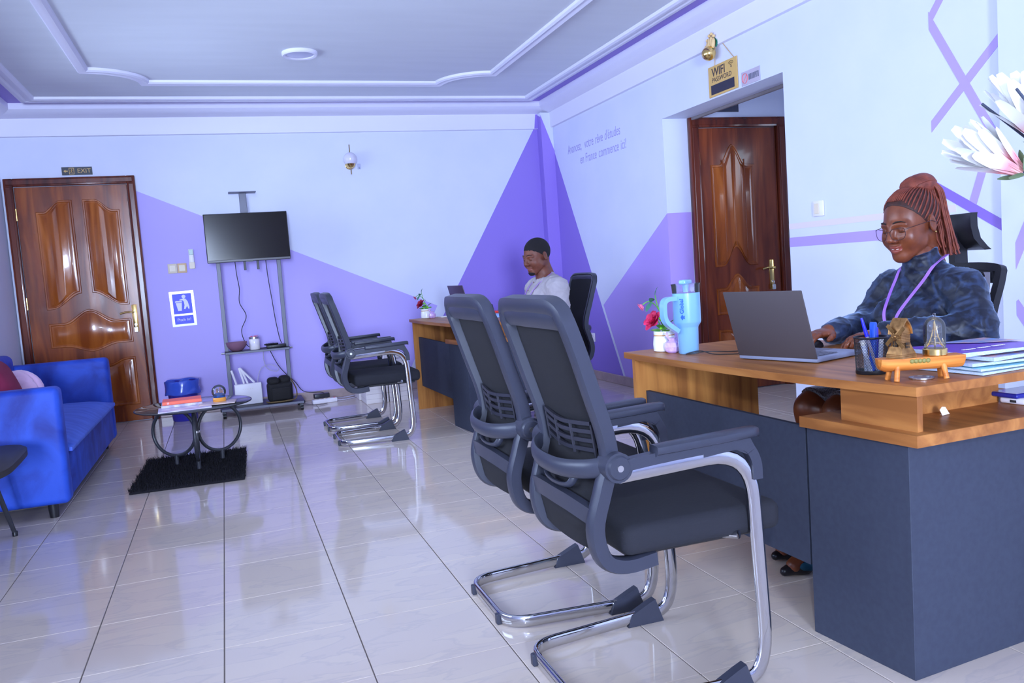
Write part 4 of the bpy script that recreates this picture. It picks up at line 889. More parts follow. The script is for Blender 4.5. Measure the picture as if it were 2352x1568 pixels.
# ------------------------------------------------------------------ things on the near desk
DZ1 = 0.7505
def laptop(name, label, loc, rz, w, dep, hgt, tilt, body, lidmat, keym):
    l = thing(name, label, 'laptop', loc, rz)       # hinge along local y at x=0, keyboard towards +x
    MB().box(0, dep, -w/2, w/2, 0.002, 0.017, 0.004, 2).build('base', body, l, 40)
    kb = MB().box(0.03, dep*0.58, -w/2+0.02, w/2-0.02, 0.0168, 0.0176).build('keyboard', keym, l, 0)
    km = MB()
    for i in range(5):
        for j in range(13): km.box(0.034+i*0.022, 0.052+i*0.022, -w/2+0.026+j*(w-0.052)/13, -w/2+0.026+(j+0.86)*(w-0.052)/13, 0.0176, 0.0192)
    ko = km.build('keys', keym, kb, 0); ko['kind'] = 'stuff'
    MB().box(dep*0.63, dep*0.95, -0.055, 0.055, 0.0168, 0.0174).build('touchpad', keym, l, 0)
    X = Matrix.Translation((0.004, 0, 0.014)) @ Matrix.Rotation(-tilt, 4, 'Y')
    lid = MB().box(-0.006, 0.0, -w/2, w/2, 0, hgt, 0.0028, 2, X=X).build('lid', lidmat, l, 40)
    MB().box(0.0001, 0.0008, -w/2+0.008, w/2-0.008, 0.02, hgt-0.008, X=X).build('screen', M('laptop_screen', T(90, 100, 130), 0.2, emit=((0.45, 0.55, 0.8), 0.5)), lid, 0)
    return l
LG = M('space_grey_metal', T(70, 68, 78), 0.5, 0.0, spec=0.3); LGB = M('laptop_body_grey', T(120, 134, 172), 0.4)
laptop('laptop', 'open grey laptop on the near desk, seen from behind', (1.748, -0.437, DZ1), math.radians(16), 0.300, 0.235, 0.225, math.radians(17), LGB, LG, M('keys_grey', T(86, 94, 120), 0.5))
ms = thing('computer_mouse', 'black mouse under the right hand of the woman', 'mouse', (2.045, -0.232, DZ1), 0.1)
MB().lathe([(0.96, 0), (1.0, 0.12), (0.93, 0.45), (0.72, 0.75), (0.40, 0.94), (0.0001, 1.0)], 24, X=Matrix.Diagonal((0.052, 0.030, 0.032, 1))).build('shell', BLKD, ms, 80)
MB().cyl((-0.035, -0.004, 0.024), (-0.035, 0.004, 0.024), 0.008, n=12).build('wheel', MATS['red_enamel'], ms)
cable('mouse_cable', 'thin black mouse cable looping behind the grey laptop', [(1.80, -0.20, DZ1+0.003), (1.72, -0.13, DZ1+0.003), (1.70, -0.06, DZ1+0.012), (1.655, -0.04, DZ1+0.003), (1.72, -0.07, DZ1+0.008), (1.80, -0.10, DZ1+0.003), (1.90, -0.14, DZ1+0.003), (1.985, -0.225, DZ1+0.003)], 0.0018, BLKD)
# tumbler
AQ = M('pale_blue_coating', T(116, 174, 238), 0.28, coat=0.4)
tu = thing('tumbler', 'tall pale blue tumbler with handle on the near desk', 'tumbler', (1.690, 0.0, DZ1), math.radians(-52))
MB().lathe([(0.033, 0), (0.0365, 0.004), (0.0385, 0.095), (0.040, 0.100), (0.0485, 0.112), (0.0500, 0.118), (0.0500, 0.222), (0.047, 0.222), (0.046, 0.12), (0.0001, 0.02)], 36).build('cup', AQ, tu, 40)
MB().lathe([(0.0495, 0.2225), (0.051, 0.250), (0.0525, 0.252), (0.0525, 0.256), (0.048, 0.256), (0.046, 0.226), (0.0001, 0.226)], 36).build('lid', CLEAR, tu, 40)
MB().box(-0.014, 0.014, -0.034, 0.034, 0.252, 0.270, 0.006, 2).lathe([(0.010, 0.226), (0.012, 0.252)], 14).build('spout_cap', AQ, tu, 50)
hp = fillet([(0, -0.048, 0.205), (0, -0.105, 0.205), (0, -0.105, 0.125), (0, -0.046, 0.085)], 0.028, 6)
MB().sweep(hp, [(0.008, 0.012), (-0.008, 0.012), (-0.008, -0.012), (0.008, -0.012)], ref=(0, 0, 1), X=Matrix.Rotation(math.radians(-30), 4, 'Z')).build('handle', AQ, tu, 40)
NAVY = M('navy_print', T(40, 92, 190), 0.5)
def on_cup(o, r, ang, zc):      # wrap a flat mesh (x = around, y = along) on the cup
    for vv in o.data.vertices:
        a = ang+vv.co.x/r; vv.co = (r*math.cos(a)+vv.co.z*math.cos(a), r*math.sin(a)+vv.co.z*math.sin(a), zc+vv.co.y)
tg = text('brand_print', 'Global', 0.0205, NAVY, tu, (0, 0, 0), bold=0.0005)
for vv in tg.data.vertices: x_, y_ = vv.co.x, vv.co.y; vv.co = (-y_, x_, vv.co.z)
_ac = math.radians(232-(-52)-360+360)
on_cup(tg, 0.0503, math.radians(-90-44+52-6), 0.176)
g2 = MB().prism([(-0.011, 0), (0, 0.0065), (0.011, 0), (0, -0.0065)], 0, 0.0006).prism([(-0.006, -0.004), (-0.006, -0.009), (0.006, -0.009), (0.006, -0.004), (0, -0.0075)], 0, 0.0006).build('emblem', NAVY, tu, 0)
for vv in g2.data.vertices: x_, y_ = vv.co.x, vv.co.y; vv.co = (-y_, x_, vv.co.z)
on_cup(g2, 0.0503, math.radians(-90-44+52-6), 0.136)
# flower pots
def leaf_mesh(L, w, curl=0.3, n=6):
    v = []; f = []
    for i in range(n+1):
        t = i/n; ww = w*math.sin(PI*min(1, t*0.92+0.04))**0.8; z = -curl*L*t*t
        v += [(L*t, -ww, z+0.15*ww), (L*t, 0, z), (L*t, ww, z+0.15*ww)]
    for i in range(n): a = i*3; f += [(a, a+1, a+4, a+3), (a+1, a+2, a+5, a+4)]
    return v, f
def orient(p, d, roll=0):
    d = Vector(d).normalized(); q = d.to_track_quat('X', 'Z').to_matrix().to_4x4(); q.translation = p
    return q @ Matrix.Rotation(roll, 4, 'X')
LEAFG = M('leaf_green', T(74, 150, 80), 0.5, var=T(110, 190, 70), vscale=40); LEAFD = M('leaf_dark', T(60, 120, 110), 0.5)
def rose(par, c, d, R, mat, name='rose'):
    o = None; q = Vector(d).normalized().to_track_quat('Z', 'Y').to_matrix().to_4x4(); q.translation = c; rn = random.Random(int(R*1e5))
    mb = MB()
    for ring, (n, r, tilt, sc_) in enumerate(((3, 0.12, 0.15, 0.75), (4, 0.28, 0.35, 0.9), (5, 0.45, 0.65, 1.0), (5, 0.55, 1.0, 1.05))):
        for k in range(n):
            a = 2*PI*k/n+ring*0.7
            v = []; f = []; nu, nv = 6, 6
            for i in range(nu+1):
                for j in range(nv+1):
                    s_ = i/nu; t_ = (j/nv-0.5)*2; wd = R*0.62*sc_*math.sin(PI*(0.15+0.72*s_))**0.7; x = r*R*0.5+R*s_*math.sin(tilt*s_*1.15)+0.10*R*s_**3; z = R*sc_*s_*math.cos(tilt*0.85)-0.18*R*(s_**4)*tilt; y = wd*t_
                    x -= 0.35*R*(abs(t_)**2)*(1-0.3*s_)
                    v.append((x*math.cos(a)-y*math.sin(a), x*math.sin(a)+y*math.cos(a), z))
            for i in range(nu):
                for j in range(nv): b = i*(nv+1)+j; f.append((b, b+1, b+nv+2, b+nv+1))
            mb.add(v, f, X=q)
    return mb.build(name, mat, par, 80)
def flowerpot(label, loc, rz, petal, bud, h=0.0):
    p = thing('flower_pot', label, 'flower pot', loc, rz)
    MB().lathe([(0.036, 0), (0.042, 0.004), (0.0435, 0.03), (0.040, 0.055), (0.037, 0.062), (0.040, 0.070), (0.039, 0.078), (0.034, 0.078), (0.032, 0.066), (0.0001, 0.062)], 30).build('pot', M('white_ceramic', T(228, 238, 255), 0.25, coat=0.3), p, 50)
    MB().sweep([(0.0385*math.cos(a), 0.0385*math.sin(a), 0.0625) for a in [2*PI*i/30 for i in range(30)]], circ(0.0018, 0.0018, 6), closed=True).build('twine', M('twine', T(190, 150, 100), 0.8), p, 60)
    def stem(P, r=0.0022): MB().tube(cr(P, 5), r, 6).build('stem', LEAFG, p, 80)
    stem([(0, 0, 0.065), (-0.012, 0, 0.10), (-0.025, 0.002, 0.125)]); stem([(0.008, 0, 0.065), (0.0, 0.005, 0.12), (-0.022, 0.008, 0.17), (-0.050, 0.004, 0.192), (-0.075, 0, 0.182)])
    stem([(0.0, 0, 0.12), (-0.020, 0.004, 0.18), (-0.026, 0.004, 0.215)])
    rose(p, (-0.030, -0.005, 0.112), (-0.55, -0.55, 0.55), 0.036, petal)
    rose(p, (-0.075, 0, 0.178), (-0.8, -0.1, -0.6), 0.018, bud, 'rosebud')
    rn = random.Random(4)
    for (c, d, L, w) in (((-0.04, 0.0, 0.188), (-0.5, -0.4, -0.5), 0.04, 0.012), ((-0.045, 0.003, 0.19), (0.3, -0.5, 0.5), 0.035, 0.011), ((-0.026, 0.004, 0.212), (0.05, 0, 1), 0.035, 0.009), ((-0.015, 0.004, 0.165), (0.5, -0.2, -0.3), 0.035, 0.01),
                         ((0.0, -0.012, 0.10), (0.3, -0.6, 0.3), 0.045, 0.017), ((0.01, -0.02, 0.075), (0.1, -0.8, 0.5), 0.04, 0.018), ((0.02, -0.01, 0.08), (0.7, -0.5, 0.4), 0.04, 0.016), ((-0.015, -0.02, 0.075), (-0.5, -0.6, 0.5), 0.045, 0.017), ((0.0, 0.02, 0.08), (0.1, 0.8, 0.5), 0.045, 0.017), ((0.015, 0, 0.095), (0.6, 0.2, 0.8), 0.045, 0.015), ((-0.005, -0.018, 0.085), (-0.2, -0.7, 0.8), 0.04, 0.016)):
        v, f = leaf_mesh(L, w); MB().add(v, f, X=orient(Vector(c), d, rn.uniform(-0.5, 0.5))).build('leaf', LEAFG if c[2] < 0.15 else LEAFD, p, 80)
    for k in range(6): MB().sphere((rn.uniform(-0.02, 0.03), rn.uniform(-0.035, -0.015), rn.uniform(0.085, 0.135)), 0.0065, 10, 8).build('berry', M('lime_berry', T(122, 215, 50), 0.4), p, 180)
    return p
ROSE = M('crimson_petal', T(206, 48, 112), 0.6, var=T(176, 28, 84), vscale=50); RBUD = M('pink_petal', T(232, 120, 172), 0.6)
flowerpot('white flower pot with crimson rose beside the blue tumbler', (1.672, 0.145, DZ1), math.radians(-35), ROSE, RBUD)
def glass_bottle(label, loc):
    g = thing('scent_bottle', label, 'bottle', loc, 0)
    LILG = M('lilac_glass', T(178, 150, 240), 0.12, var=T(206, 186, 250), vscale=60, spec=0.8)
    MB().lathe([(0.018, 0), (0.026, 0.006), (0.030, 0.022), (0.026, 0.038), (0.013, 0.046), (0.012, 0.052), (0.016, 0.056), (0.0001, 0.057)], 12).build('flask', LILG, g, 25)
    MB().tube(cr([(-0.012, -0.006, 0.050), (-0.022, -0.008, 0.062), (-0.026, -0.008, 0.078)], 5), 0.005, 8, scales=[1]*6+[0.8]*5).sphere((-0.028, -0.010, 0.066), 0.005, 8, 6).build('stopper', LILG, g, 60)
glass_bottle('faceted lilac glass bottle between flower pot and tumbler', (1.664, 0.072, DZ1))
flowerpot('white flower pot with dark red rose on the far desk', (1.655, 4.055, DZ1), math.radians(-25), M('dark_red_petal', T(150, 22, 70), 0.6, var=T(124, 14, 54), vscale=50), M('dusky_pink_petal', T(176, 86, 134), 0.6))
glass_bottle('faceted lilac glass bottle on the far desk', (1.690, 3.985, DZ1))
# pen cup
pc = thing('pen_cup', 'black wire mesh pen cup on the near desk', 'pen cup', (1.755, -0.845, DZ1), 0.2)
MB().lathe([(0.040, 0), (0.041, 0.002), (0.041, 0.010), (0.0385, 0.010), (0.0385, 0.003), (0.0001, 0.003)], 32).build('cup_base', BLKD, pc, 40)
def mesh_mat():
    m = bpy.data.materials.new('wire_mesh'); m.use_nodes = True; nt = m.node_tree; b = nt.nodes['Principled BSDF']; b.inputs['Base Color'].default_value = (0.02, 0.02, 0.025, 1); b.inputs['Roughness'].default_value = 0.4
    return m
WIREM = mesh_mat(); mb = MB(); nA = 60; H0, H1 = 0.010, 0.098
for k in range(nA):
    for s_ in (1, -1):
        mb.sweep([((0.0395+0.003*t)*math.cos(2*PI*k/nA+s_*t*1.15), (0.0395+0.003*t)*math.sin(2*PI*k/nA+s_*t*1.15), H0+(H1-H0)*t) for t in [i/9 for i in range(10)]], circ(0.0005, 0.0005, 3))
wm = mb.build('wire_wall', WIREM, pc, 0)
MB().sweep([(0.043*math.cos(a), 0.043*math.sin(a), 0.099) for a in [2*PI*i/32 for i in range(32)]], circ(0.0028, 0.0022, 8), closed=True).build('rim', BLKD, pc, 60)
PENB = M('pen_blue', T(36, 40, 230), 0.35); STB = M('stapler_blue', T(28, 90, 232), 0.35)
pn = thing('ballpoint_pen', 'clear ballpoint pen with dark blue cap in the mesh cup', 'pen', (1.755, -0.845, DZ1+0.004), 0)
pa, pb = Vector((0.01, -0.012, 0)), Vector((-0.018, 0.012, 0.148)); dd = (pb-pa).normalized()
MB().cyl(pa, pa+dd*0.10, 0.0042, n=8).build('barrel', M('clear_barrel', T(170, 178, 220), 0.2), pn, 40); MB().cyl(pa+dd*0.10, pb, 0.0058, 0.0035, n=10).build('cap', PENB, pn, 40)
st = thing('stapler', 'bright blue stapler standing in the mesh cup', 'stapler', (1.758, -0.848, DZ1+0.004), 0.5)
MB().box(-0.010, 0.010, -0.008, 0.008, 0, 0.135, 0.004, 2, X=Matrix.Translation((0.004, 0.002, 0)) @ Matrix.Rotation(0.10, 4, 'Y')).build('upper_arm', STB, st, 40)
MB().box(-0.007, 0.007, -0.009, 0.009, 0, 0.120, 0.003, 2, X=Matrix.Translation((0.022, 0.002, 0)) @ Matrix.Rotation(0.02, 4, 'Y')).build('base_arm', PENB, st, 40)
MB().box(0.010, 0.016, -0.004, 0.004, 0.03, 0.10, 0.001).build('staple_rail', STEEL, st, 30)
for k, (x, y, tx, lb) in enumerate(((-0.012, -0.010, -0.02, 'first white marker standing in the mesh cup'), (0.012, -0.016, 0.012, 'second white marker standing in the mesh cup'), (0.0, 0.018, 0.0, 'third white marker standing in the mesh cup'))):
    mk = thing('white_marker', lb, 'pen', (1.755+x, -0.845+y, DZ1+0.004), 0, 'markers in the mesh cup')
    MB().cyl((0, 0, 0), (tx, 0.004, 0.075), 0.0065, n=10).build('barrel', M('pale_marker', T(186, 206, 250), 0.35), mk, 40)
    MB().cyl((tx, 0.004, 0.0755), (tx*1.15, 0.0045, 0.088), 0.0058, n=10).build('cap', PAPER, mk, 40)
# carved log stand with two brass figures
X = 0
lgs = thing('log_stand', 'small carved wooden log stand with four pegs on the near desk', 'stand', (1.760, -1.008, DZ1-0.0), math.radians(-20))
LOGW = wood('carved_wood', T(196, 128, 62), T(164, 98, 44), T(216, 152, 84), 0.45, 'x', 30)
prof = [(-0.026, 0.058)] + [(0.026*math.cos(a)*-1, 0.058-0.034*math.sin(a)) for a in [PI*i/14 for i in range(1, 14)]] + [(0.026, 0.058)]
v = []; f = []; n = len(prof); xs = [(-0.108, 0.30), (-0.104, 0.80), (-0.09, 1.0), (0.09, 1.0), (0.104, 0.97), (0.106, 0.9)]
for x, s_ in xs: v += [(x, y*s_, 0.058+(z-0.058)*s_) for y, z in prof]
for i in range(len(xs)-1): f += [(i*n+k, i*n+(k+1) % n, i*n+n+(k+1) % n, i*n+n+k) for k in range(n)]
f += [tuple(range(n)), tuple((len(xs)-1)*n+k for k in range(n))]
MB().add(v, f).build('log', LOGW, lgs, 40)
for sx, sy in ((-0.062, -0.014), (-0.066, 0.016), (0.052, -0.014), (0.058, 0.016)):
    MB().cyl((sx*1.10, sy*1.5, 0.0), (sx, sy, 0.040), 0.0068, 0.0072, 12).build('peg', LOGW, lgs, 40)
mb = MB(); rr = random.Random(8)
for k in range(5): mb.sphere((-0.030+k*0.010, -0.0262, 0.050), (0.006, 0.003, 0.006), 8, 6)
mb.build('carved_badge', M('mossy_brass', T(122, 122, 70), 0.5), lgs, 60)
wmill = thing('windmill_figurine', 'brass toy windmill house on the log stand', 'figurine', (1.7168, -0.9923, DZ1+0.0585), math.radians(-20))
def ring_sec(hw, z): return [(-hw, -hw, z), (hw, -hw, z), (hw, hw, z), (-hw, hw, z)]
v = []; f = []; secs = [(0.026, 0)]
zz = 0
for k in range(16):
    t = k/15; w_ = 0.0255-0.010*sm(t*1.6)+0.001*t; z_ = 0.001+0.062*t; secs += [(w_, z_), (w_-0.0011, z_+0.0030)]
secs += [(0.016, 0.065), (0.013, 0.080), (0.004, 0.098)]
for hw, z in secs: v += ring_sec(hw, z)
for i in range(len(secs)-1): f += [(i*4+k, i*4+(k+1) % 4, i*4+4+(k+1) % 4, i*4+4+k) for k in range(4)]
f += [(3, 2, 1, 0), tuple((len(secs)-1)*4+k for k in range(4))]
X45 = Matrix.Rotation(math.radians(26), 4, 'Z')
MB().add(v, f, X=X45).build('house', BRONZE, wmill, 20)
MB().prism([(-0.0205, 0.060), (-0.018, 0.074), (-0.011, 0.088), (0, 0.101), (0.011, 0.088), (0.018, 0.074), (0.0205, 0.060), (0.0175, 0.060), (0.015, 0.073), (0.009, 0.085), (0, 0.095), (-0.009, 0.085), (-0.015, 0.073), (-0.0175, 0.060)], -0.021, 0.021, axis='y', X=X45).build('roof', BRONZE, wmill, 30)
DKW = M('figurine_window', T(40, 34, 30), 0.5)
for fx, zc, ang in ((0, 0.032, 0), (0, 0.036, -PI/2)):
    A = X45 @ Matrix.Rotation(ang, 4, 'Z')
    wno = MB().box(-0.006, 0.006, -0.0212, -0.016, zc-0.007, zc+0.007, X=A).build('window', DKW, wmill, 0)
    MB().box(-0.0007, 0.0007, -0.0220, -0.0205, zc-0.007, zc+0.007, X=A).box(-0.006, 0.006, -0.0220, -0.0205, zc-0.0007, zc+0.0007, X=A).build('glazing_bar', BRONZE, wno, 0)
hubc = (-0.003, -0.028, 0.060)
for k in range(4):
    A = X45 @ Matrix.Rotation(-PI/2, 4, 'Z') @ Matrix.Translation((0.004, -0.024, 0.056)) @ Matrix.Rotation(PI/2*k+0.75, 4, 'Y')
    MB().box(-0.0008, 0.0008, -0.001, 0.0006, 0.0, 0.036, X=A).box(0.0, 0.009, -0.0006, 0.0002, 0.010, 0.036, X=A).build('sail', BRONZE, wmill, 0)
MB().sphere((0, 0, 0), 0.004, 10, 8, X=X45 @ Matrix.Rotation(-PI/2, 4, 'Z') @ Matrix.Translation((0.004, -0.025, 0.056))).build('hub', BRONZE, wmill, 180)
dm = thing('dome_souvenir', 'clear dome with a small brass lattice tower on the log stand', 'souvenir', (1.7976, -1.0217, DZ1+0.0585), 0)
MB().lathe([(0.027, 0), (0.029, 0.002), (0.029, 0.016), (0.027, 0.018), (0.0001, 0.018)], 32).build('base', BRASS, dm, 40)
MB().lathe([(0.0255, 0.0185)]+[(0.0255, 0.073)]+[(0.0255*math.cos(a), 0.073+0.0255*math.sin(a)) for a in [PI/2*i/8 for i in range(1, 8)]]+[(0.0001, 0.0985)], 32, close=False).build('dome', CLEAR, dm, 80)
MB().sweep([(0, 0.004*math.cos(a), 0.1025+0.004*math.sin(a)) for a in [2*PI*i/14 for i in range(14)]], circ(0.0012, 0.0012, 6), closed=True).build('loop', CLEAR, dm, 60)
mb = MB(); B = 0.015
for sx, sy in ((1, 1), (1, -1), (-1, 1), (-1, -1)):
    mb.tube([(sx*B, sy*B, 0.0185), (sx*B*0.62, sy*B*0.62, 0.032), (sx*B*0.36, sy*B*0.36, 0.047), (sx*B*0.14, sy*B*0.14, 0.066), (0, 0, 0.086)], 0.0018, 5)
for z, k in ((0.033, 0.62), (0.048, 0.36)):
    mb.box(-B*k-0.001, B*k+0.001, -B*k-0.001, B*k+0.001, z-0.0008, z+0.0008)
for a in range(4):
    A = Matrix.Rotation(a*PI/2, 4, 'Z'); mb.tube([(-B*0.85, B*0.8, 0.0215), (-B*0.45, B*0.75, 0.028), (0, B*0.72, 0.030), (B*0.45, B*0.75, 0.028), (B*0.85, B*0.8, 0.0215)], 0.0008, 4, X=A)
mb.tube([(0, 0, 0.084), (0, 0, 0.092)], 0.0006, 4).build('lattice_tower', BRASS, dm, 40)
mb = MB()
mb.tube([((0.012+0.006*math.sin(t*2.1))*math.cos(t), (0.012+0.006*math.sin(t*2.1))*math.sin(t), 0.030+0.0035*t) for t in [i*0.35 for i in range(40)]], 0.0004, 4).build('light_wire', BRASS, dm, 60)
rg2 = tag(MB().lathe([(0.028, 0), (0.030, 0.001), (0.030, 0.004), (0.025, 0.004), (0.024, 0.002), (0.0001, 0.002)], 32).build('metal_coaster', STEEL, None, 40), 'round shiny metal dish lying under the log stand', 'coaster')
rg2.location = (1.768, -1.005, DZ1)
# brochures
def sheet_pack(label, loc, rz, w, d, h, cmat, bulge=0.004, nm='brochure'):
    b = thing(nm, label, 'brochure', loc, rz, 'brochures piled on the near desk')
    v = []; f = []; nx, ny = 8, 6
    for lay in (0, 1):
        for i in range(nx+1):
            for j in range(ny+1):
                a, c_ = i/nx, j/ny; z = bulge*math.sin(PI*c_)*(0.4+0.6*a)+(h*(1-0.75*a*0.6) if lay else 0)
                v.append((-w/2+w*a, -d/2+d*c_, z))
    k = (nx+1)*(ny+1)
    for lay in (0, 1):
        for i in range(nx):
            for j in range(ny): a = lay*k+i*(ny+1)+j; f.append((a, a+1, a+ny+2, a+ny+1))
    rim = [i*(ny+1) for i in range(nx+1)]+[nx*(ny+1)+j for j in range(1, ny+1)]+[i*(ny+1)+ny for i in range(nx-1, -1, -1)]+[j for j in range(ny-1, 0, -1)]
    fr = [(rim[q], rim[(q+1) % len(rim)], rim[(q+1) % len(rim)]+k, rim[q]+k) for q in range(len(rim))]
    MB().add(v, fr).build('page_edges', M('page_edges_blue', T(110, 165, 230), 0.6, var=T(212, 226, 252), vscale=120, stretch=(1, 1, 30)), b, 0)
    MB().add(v, f).build('cover', cmat, b, 60)
    return b
PURC = M('purple_cover', T(112, 72, 212), 0.3, var=T(98, 62, 200), vscale=5)
PHOTO = M('photo_cover', T(90, 150, 235), 0.3, var=T(205, 160, 150), vscale=16, vdist=1.5)
TEAL = M('sky_blue_cover', T(120, 205, 250), 0.3, var=T(160, 225, 255), vscale=8)
WHC = M('white_cover', T(214, 228, 252), 0.3, var=T(170, 205, 245), vscale=12)
sheet_pack('lowest brochure of the pile, white with pink print', (2.030, -0.955, DZ1+0.0006), 0.10, 0.30, 0.22, 0.006, WHC, 0.002)
sheet_pack('sky blue brochure second from the bottom of the pile', (2.045, -0.960, DZ1+0.0088), 0.02, 0.30, 0.21, 0.006, TEAL, 0.003)
sheet_pack('white and blue brochure in the middle of the pile', (2.050, -0.945, DZ1+0.0180), -0.06, 0.29, 0.21, 0.008, WHC, 0.003)
sheet_pack('photo covered brochure second from the top of the pile', (2.085, -0.94, DZ1+0.0290), 0.12, 0.30, 0.21, 0.010, PHOTO, 0.004)
bt = sheet_pack('purple brochure with white lettering on top of the pile', (2.03, -0.925, DZ1+0.0435), -0.02, 0.30, 0.21, 0.011, PURC, 0.003)
MB().prism([(-0.02, 0.105), (0.15, 0.105), (0.15, -0.02), (0.05, 0.02)], 0.0125, 0.0131).build('photo_print', PHOTO, bt, 0)
mb = MB(); rr = random.Random(6)
for k in range(3):
    for j in range(6): x_ = -0.105+k*0.055+j*0.007; mb.box(x_, x_+0.005, -0.070+k*0.004, -0.064+k*0.004+rr.uniform(0, 0.003), 0.0128, 0.0136)
mb.build('cover_lettering', PAPER, bt, 0)
# phone, power bank, paper scrap on the side shelf
pb_ = thing('power_bank', 'white power bank under the phone on the side shelf', 'power bank', (2.205, -0.955, 0.6355), 0.12)
MB().box(-0.085, 0.085, -0.038, 0.038, 0, 0.018, 0.007, 3).build('case', WHITEP, pb_, 50)
MB().box(-0.0855, -0.084, -0.012, 0.006, 0.005, 0.012).build('port', BLKM, pb_, 0)
ph = thing('phone', 'dark blue smartphone lying on the white power bank', 'phone', (2.20, -0.945, 0.6540), 0.05)
MB().box(-0.095, 0.085, -0.042, 0.042, 0, 0.013, 0.005, 3).build('case', M('navy_case', T(36, 44, 150), 0.3), ph, 50)
MB().box(-0.090, 0.080, -0.037, 0.037, 0.0128, 0.0136, 0.0003).build('screen', M('phone_screen', T(120, 120, 190), 0.06, spec=0.8), ph, 0)
sp_ = thing('paper_scrap', 'folded white paper scrap on the side shelf', 'paper', (1.885, -0.965, 0.6355), 0.3)
MB().add([(-0.016, 0, 0.0005), (0.014, -0.004, 0.001), (0.018, 0.008, 0.0015), (-0.012, 0.010, 0.0008), (-0.006, 0.006, 0.022), (0.006, 0.003, 0.020), (-0.012, 0.009, 0.014)], [(0, 1, 2, 3), (0, 1, 5, 4), (0, 4, 6)]).build('fold', PAPER, sp_, 0)
# blue tacks on the floor
# ------------------------------------------------------------------ things on the far desk
bk = book('book', 'thick blue and white book under the red laptop on the far desk', 'book', (1.985, 3.40, DZ1), PI/2, 0.24, 0.33, 0.026, M('blue_white_cover', T(58, 132, 240), 0.4, var=T(210, 226, 248), vscale=5))
REDL = M('red_laptop_shell', T(206, 62, 60), 0.4)
laptop('laptop', 'open black and red laptop in front of the man', (1.835, 3.565, DZ1+0.0265), math.radians(4), 0.35, 0.24, 0.225, math.radians(14), REDL, M('black_lid', T(52, 42, 66), 0.4), M('red_keys', T(140, 40, 44), 0.5))
nt_ = thing('note_pad', 'small white note pad beside the far flower pot', 'paper', (1.80, 4.00, DZ1), 0.2)
MB().box(-0.05, 0.05, -0.035, 0.035, 0, 0.008, 0.001).build('sheets', PAPER, nt_, 0)
gv = thing('small_vase', 'pale grey ornament behind the red laptop', 'ornament', (1.92, 4.02, DZ1), 0)
MB().lathe([(0.02, 0), (0.026, 0.03), (0.018, 0.07), (0.014, 0.085), (0.018, 0.092), (0.0001, 0.092)], 20).build('body', M('pale_grey_glaze', T(180, 190, 210), 0.3), gv, 60)
MB().sphere((0, 0, 0.108), (0.018, 0.018, 0.022), 12, 8).build('finial', MATS['pale_grey_glaze'], gv, 180)

# ------------------------------------------------------------------ tall artificial flowers at the right edge
bf = thing('flower_arrangement', 'large pink and white artificial flowers at the right edge', 'flowers', (2.36, -1.22, 0), 0)
MB().lathe([(0.09, 0), (0.11, 0.01), (0.13, 0.20), (0.10, 0.42), (0.07, 0.55), (0.085, 0.62), (0.075, 0.62), (0.06, 0.55), (0.0001, 0.50)], 32).build('floor_vase', M('white_vase', T(215, 225, 250), 0.25), bf, 60)
PK = bpy.data.materials.new('white_pink_petal'); PK.use_nodes = True
_n = PK.node_tree; _b = _n.nodes['Principled BSDF']; _b.inputs['Roughness'].default_value = 0.7
_a = _n.nodes.new('ShaderNodeAttribute'); _a.attribute_name = 'tipness'
_r = _n.nodes.new('ShaderNodeValToRGB'); _e = _r.color_ramp.elements
_e[0].position = 0.05; _e[0].color = (0.93, 0.50, 0.50, 1); _e[1].position = 0.55; _e[1].color = (0.93, 0.92, 0.91, 1)
_k = _e.new(0.28); _k.color = (0.90, 0.38, 0.42, 1)
_n.links.new(_a.outputs['Fac'], _r.inputs[0]); _n.links.new(_r.outputs[0], _b.inputs['Base Color']); _b.inputs['Subsurface Weight'].default_value = 0.0
def protea(base, d, L, n=20, seed=1, spread=0.32):
    rn = random.Random(seed); q = orient(Vector(base), d); parts = []
    head = None
    for k in range(n):
        a = 2*PI*k/n*1.0+rn.uniform(-0.1, 0.1); lay = k % 3; sp = spread*(0.5+0.35*lay)+rn.uniform(-0.05, 0.05); Lk = L*(1.0-0.10*lay+rn.uniform(-0.08, 0.06)); w = L*0.085
        v = []; f = []; m = 10; tp = []
        for i in range(m+1):
            t = i/m; ww = w*(0.55+0.55*math.sin(PI*min(1, t*0.95))) if t < 0.93 else w*0.42
            r = L*0.05+Lk*math.sin(sp)*(t**1.15)-0.10*L*t*t*(0.5-sp)*0; x = Lk*math.cos(sp)*t
            for s_ in (-1, 0, 1):
                y = ww*s_; rr_ = r+0.10*w*abs(s_)
                v.append((x, rr_*math.cos(a)-y*math.sin(a), rr_*math.sin(a)+y*math.cos(a))); tp.append(t)
        for i in range(m): b = i*3; f += [(b, b+1, b+4, b+3), (b+1, b+2, b+5, b+4)]
        o = MB().add(v, f, X=q).build('petal', PK, bf, 80)
        at = o.data.attributes.new('tipness', 'FLOAT', 'POINT'); at.data.foreach_set('value', tp); parts.append(o)
    for k in range(5):
        a = 2*PI*k/5; v, f = leaf_mesh(L*0.26, L*0.07, -0.2); MB().add(v, f, X=q @ Matrix.Rotation(a, 4, 'X') @ Matrix.Translation((-0.01, 0, L*0.05)) @ Matrix.Rotation(-0.5, 4, 'Y')).build('sepal', M('sepal_green', T(110, 140, 110), 0.6), bf, 80)
b0 = Vector((0, 0, 0))
def loc_of(x, y, z): return (x-2.36, y+1.22, z)
protea(loc_of(2.090, -1.03, 1.262), (-0.93, 0.30, 0.62), 0.205, 22, 1, 0.30)
protea(loc_of(2.155, -1.06, 1.325), (-0.42, 0.10, 0.90), 0.225, 22, 2, 0.36)
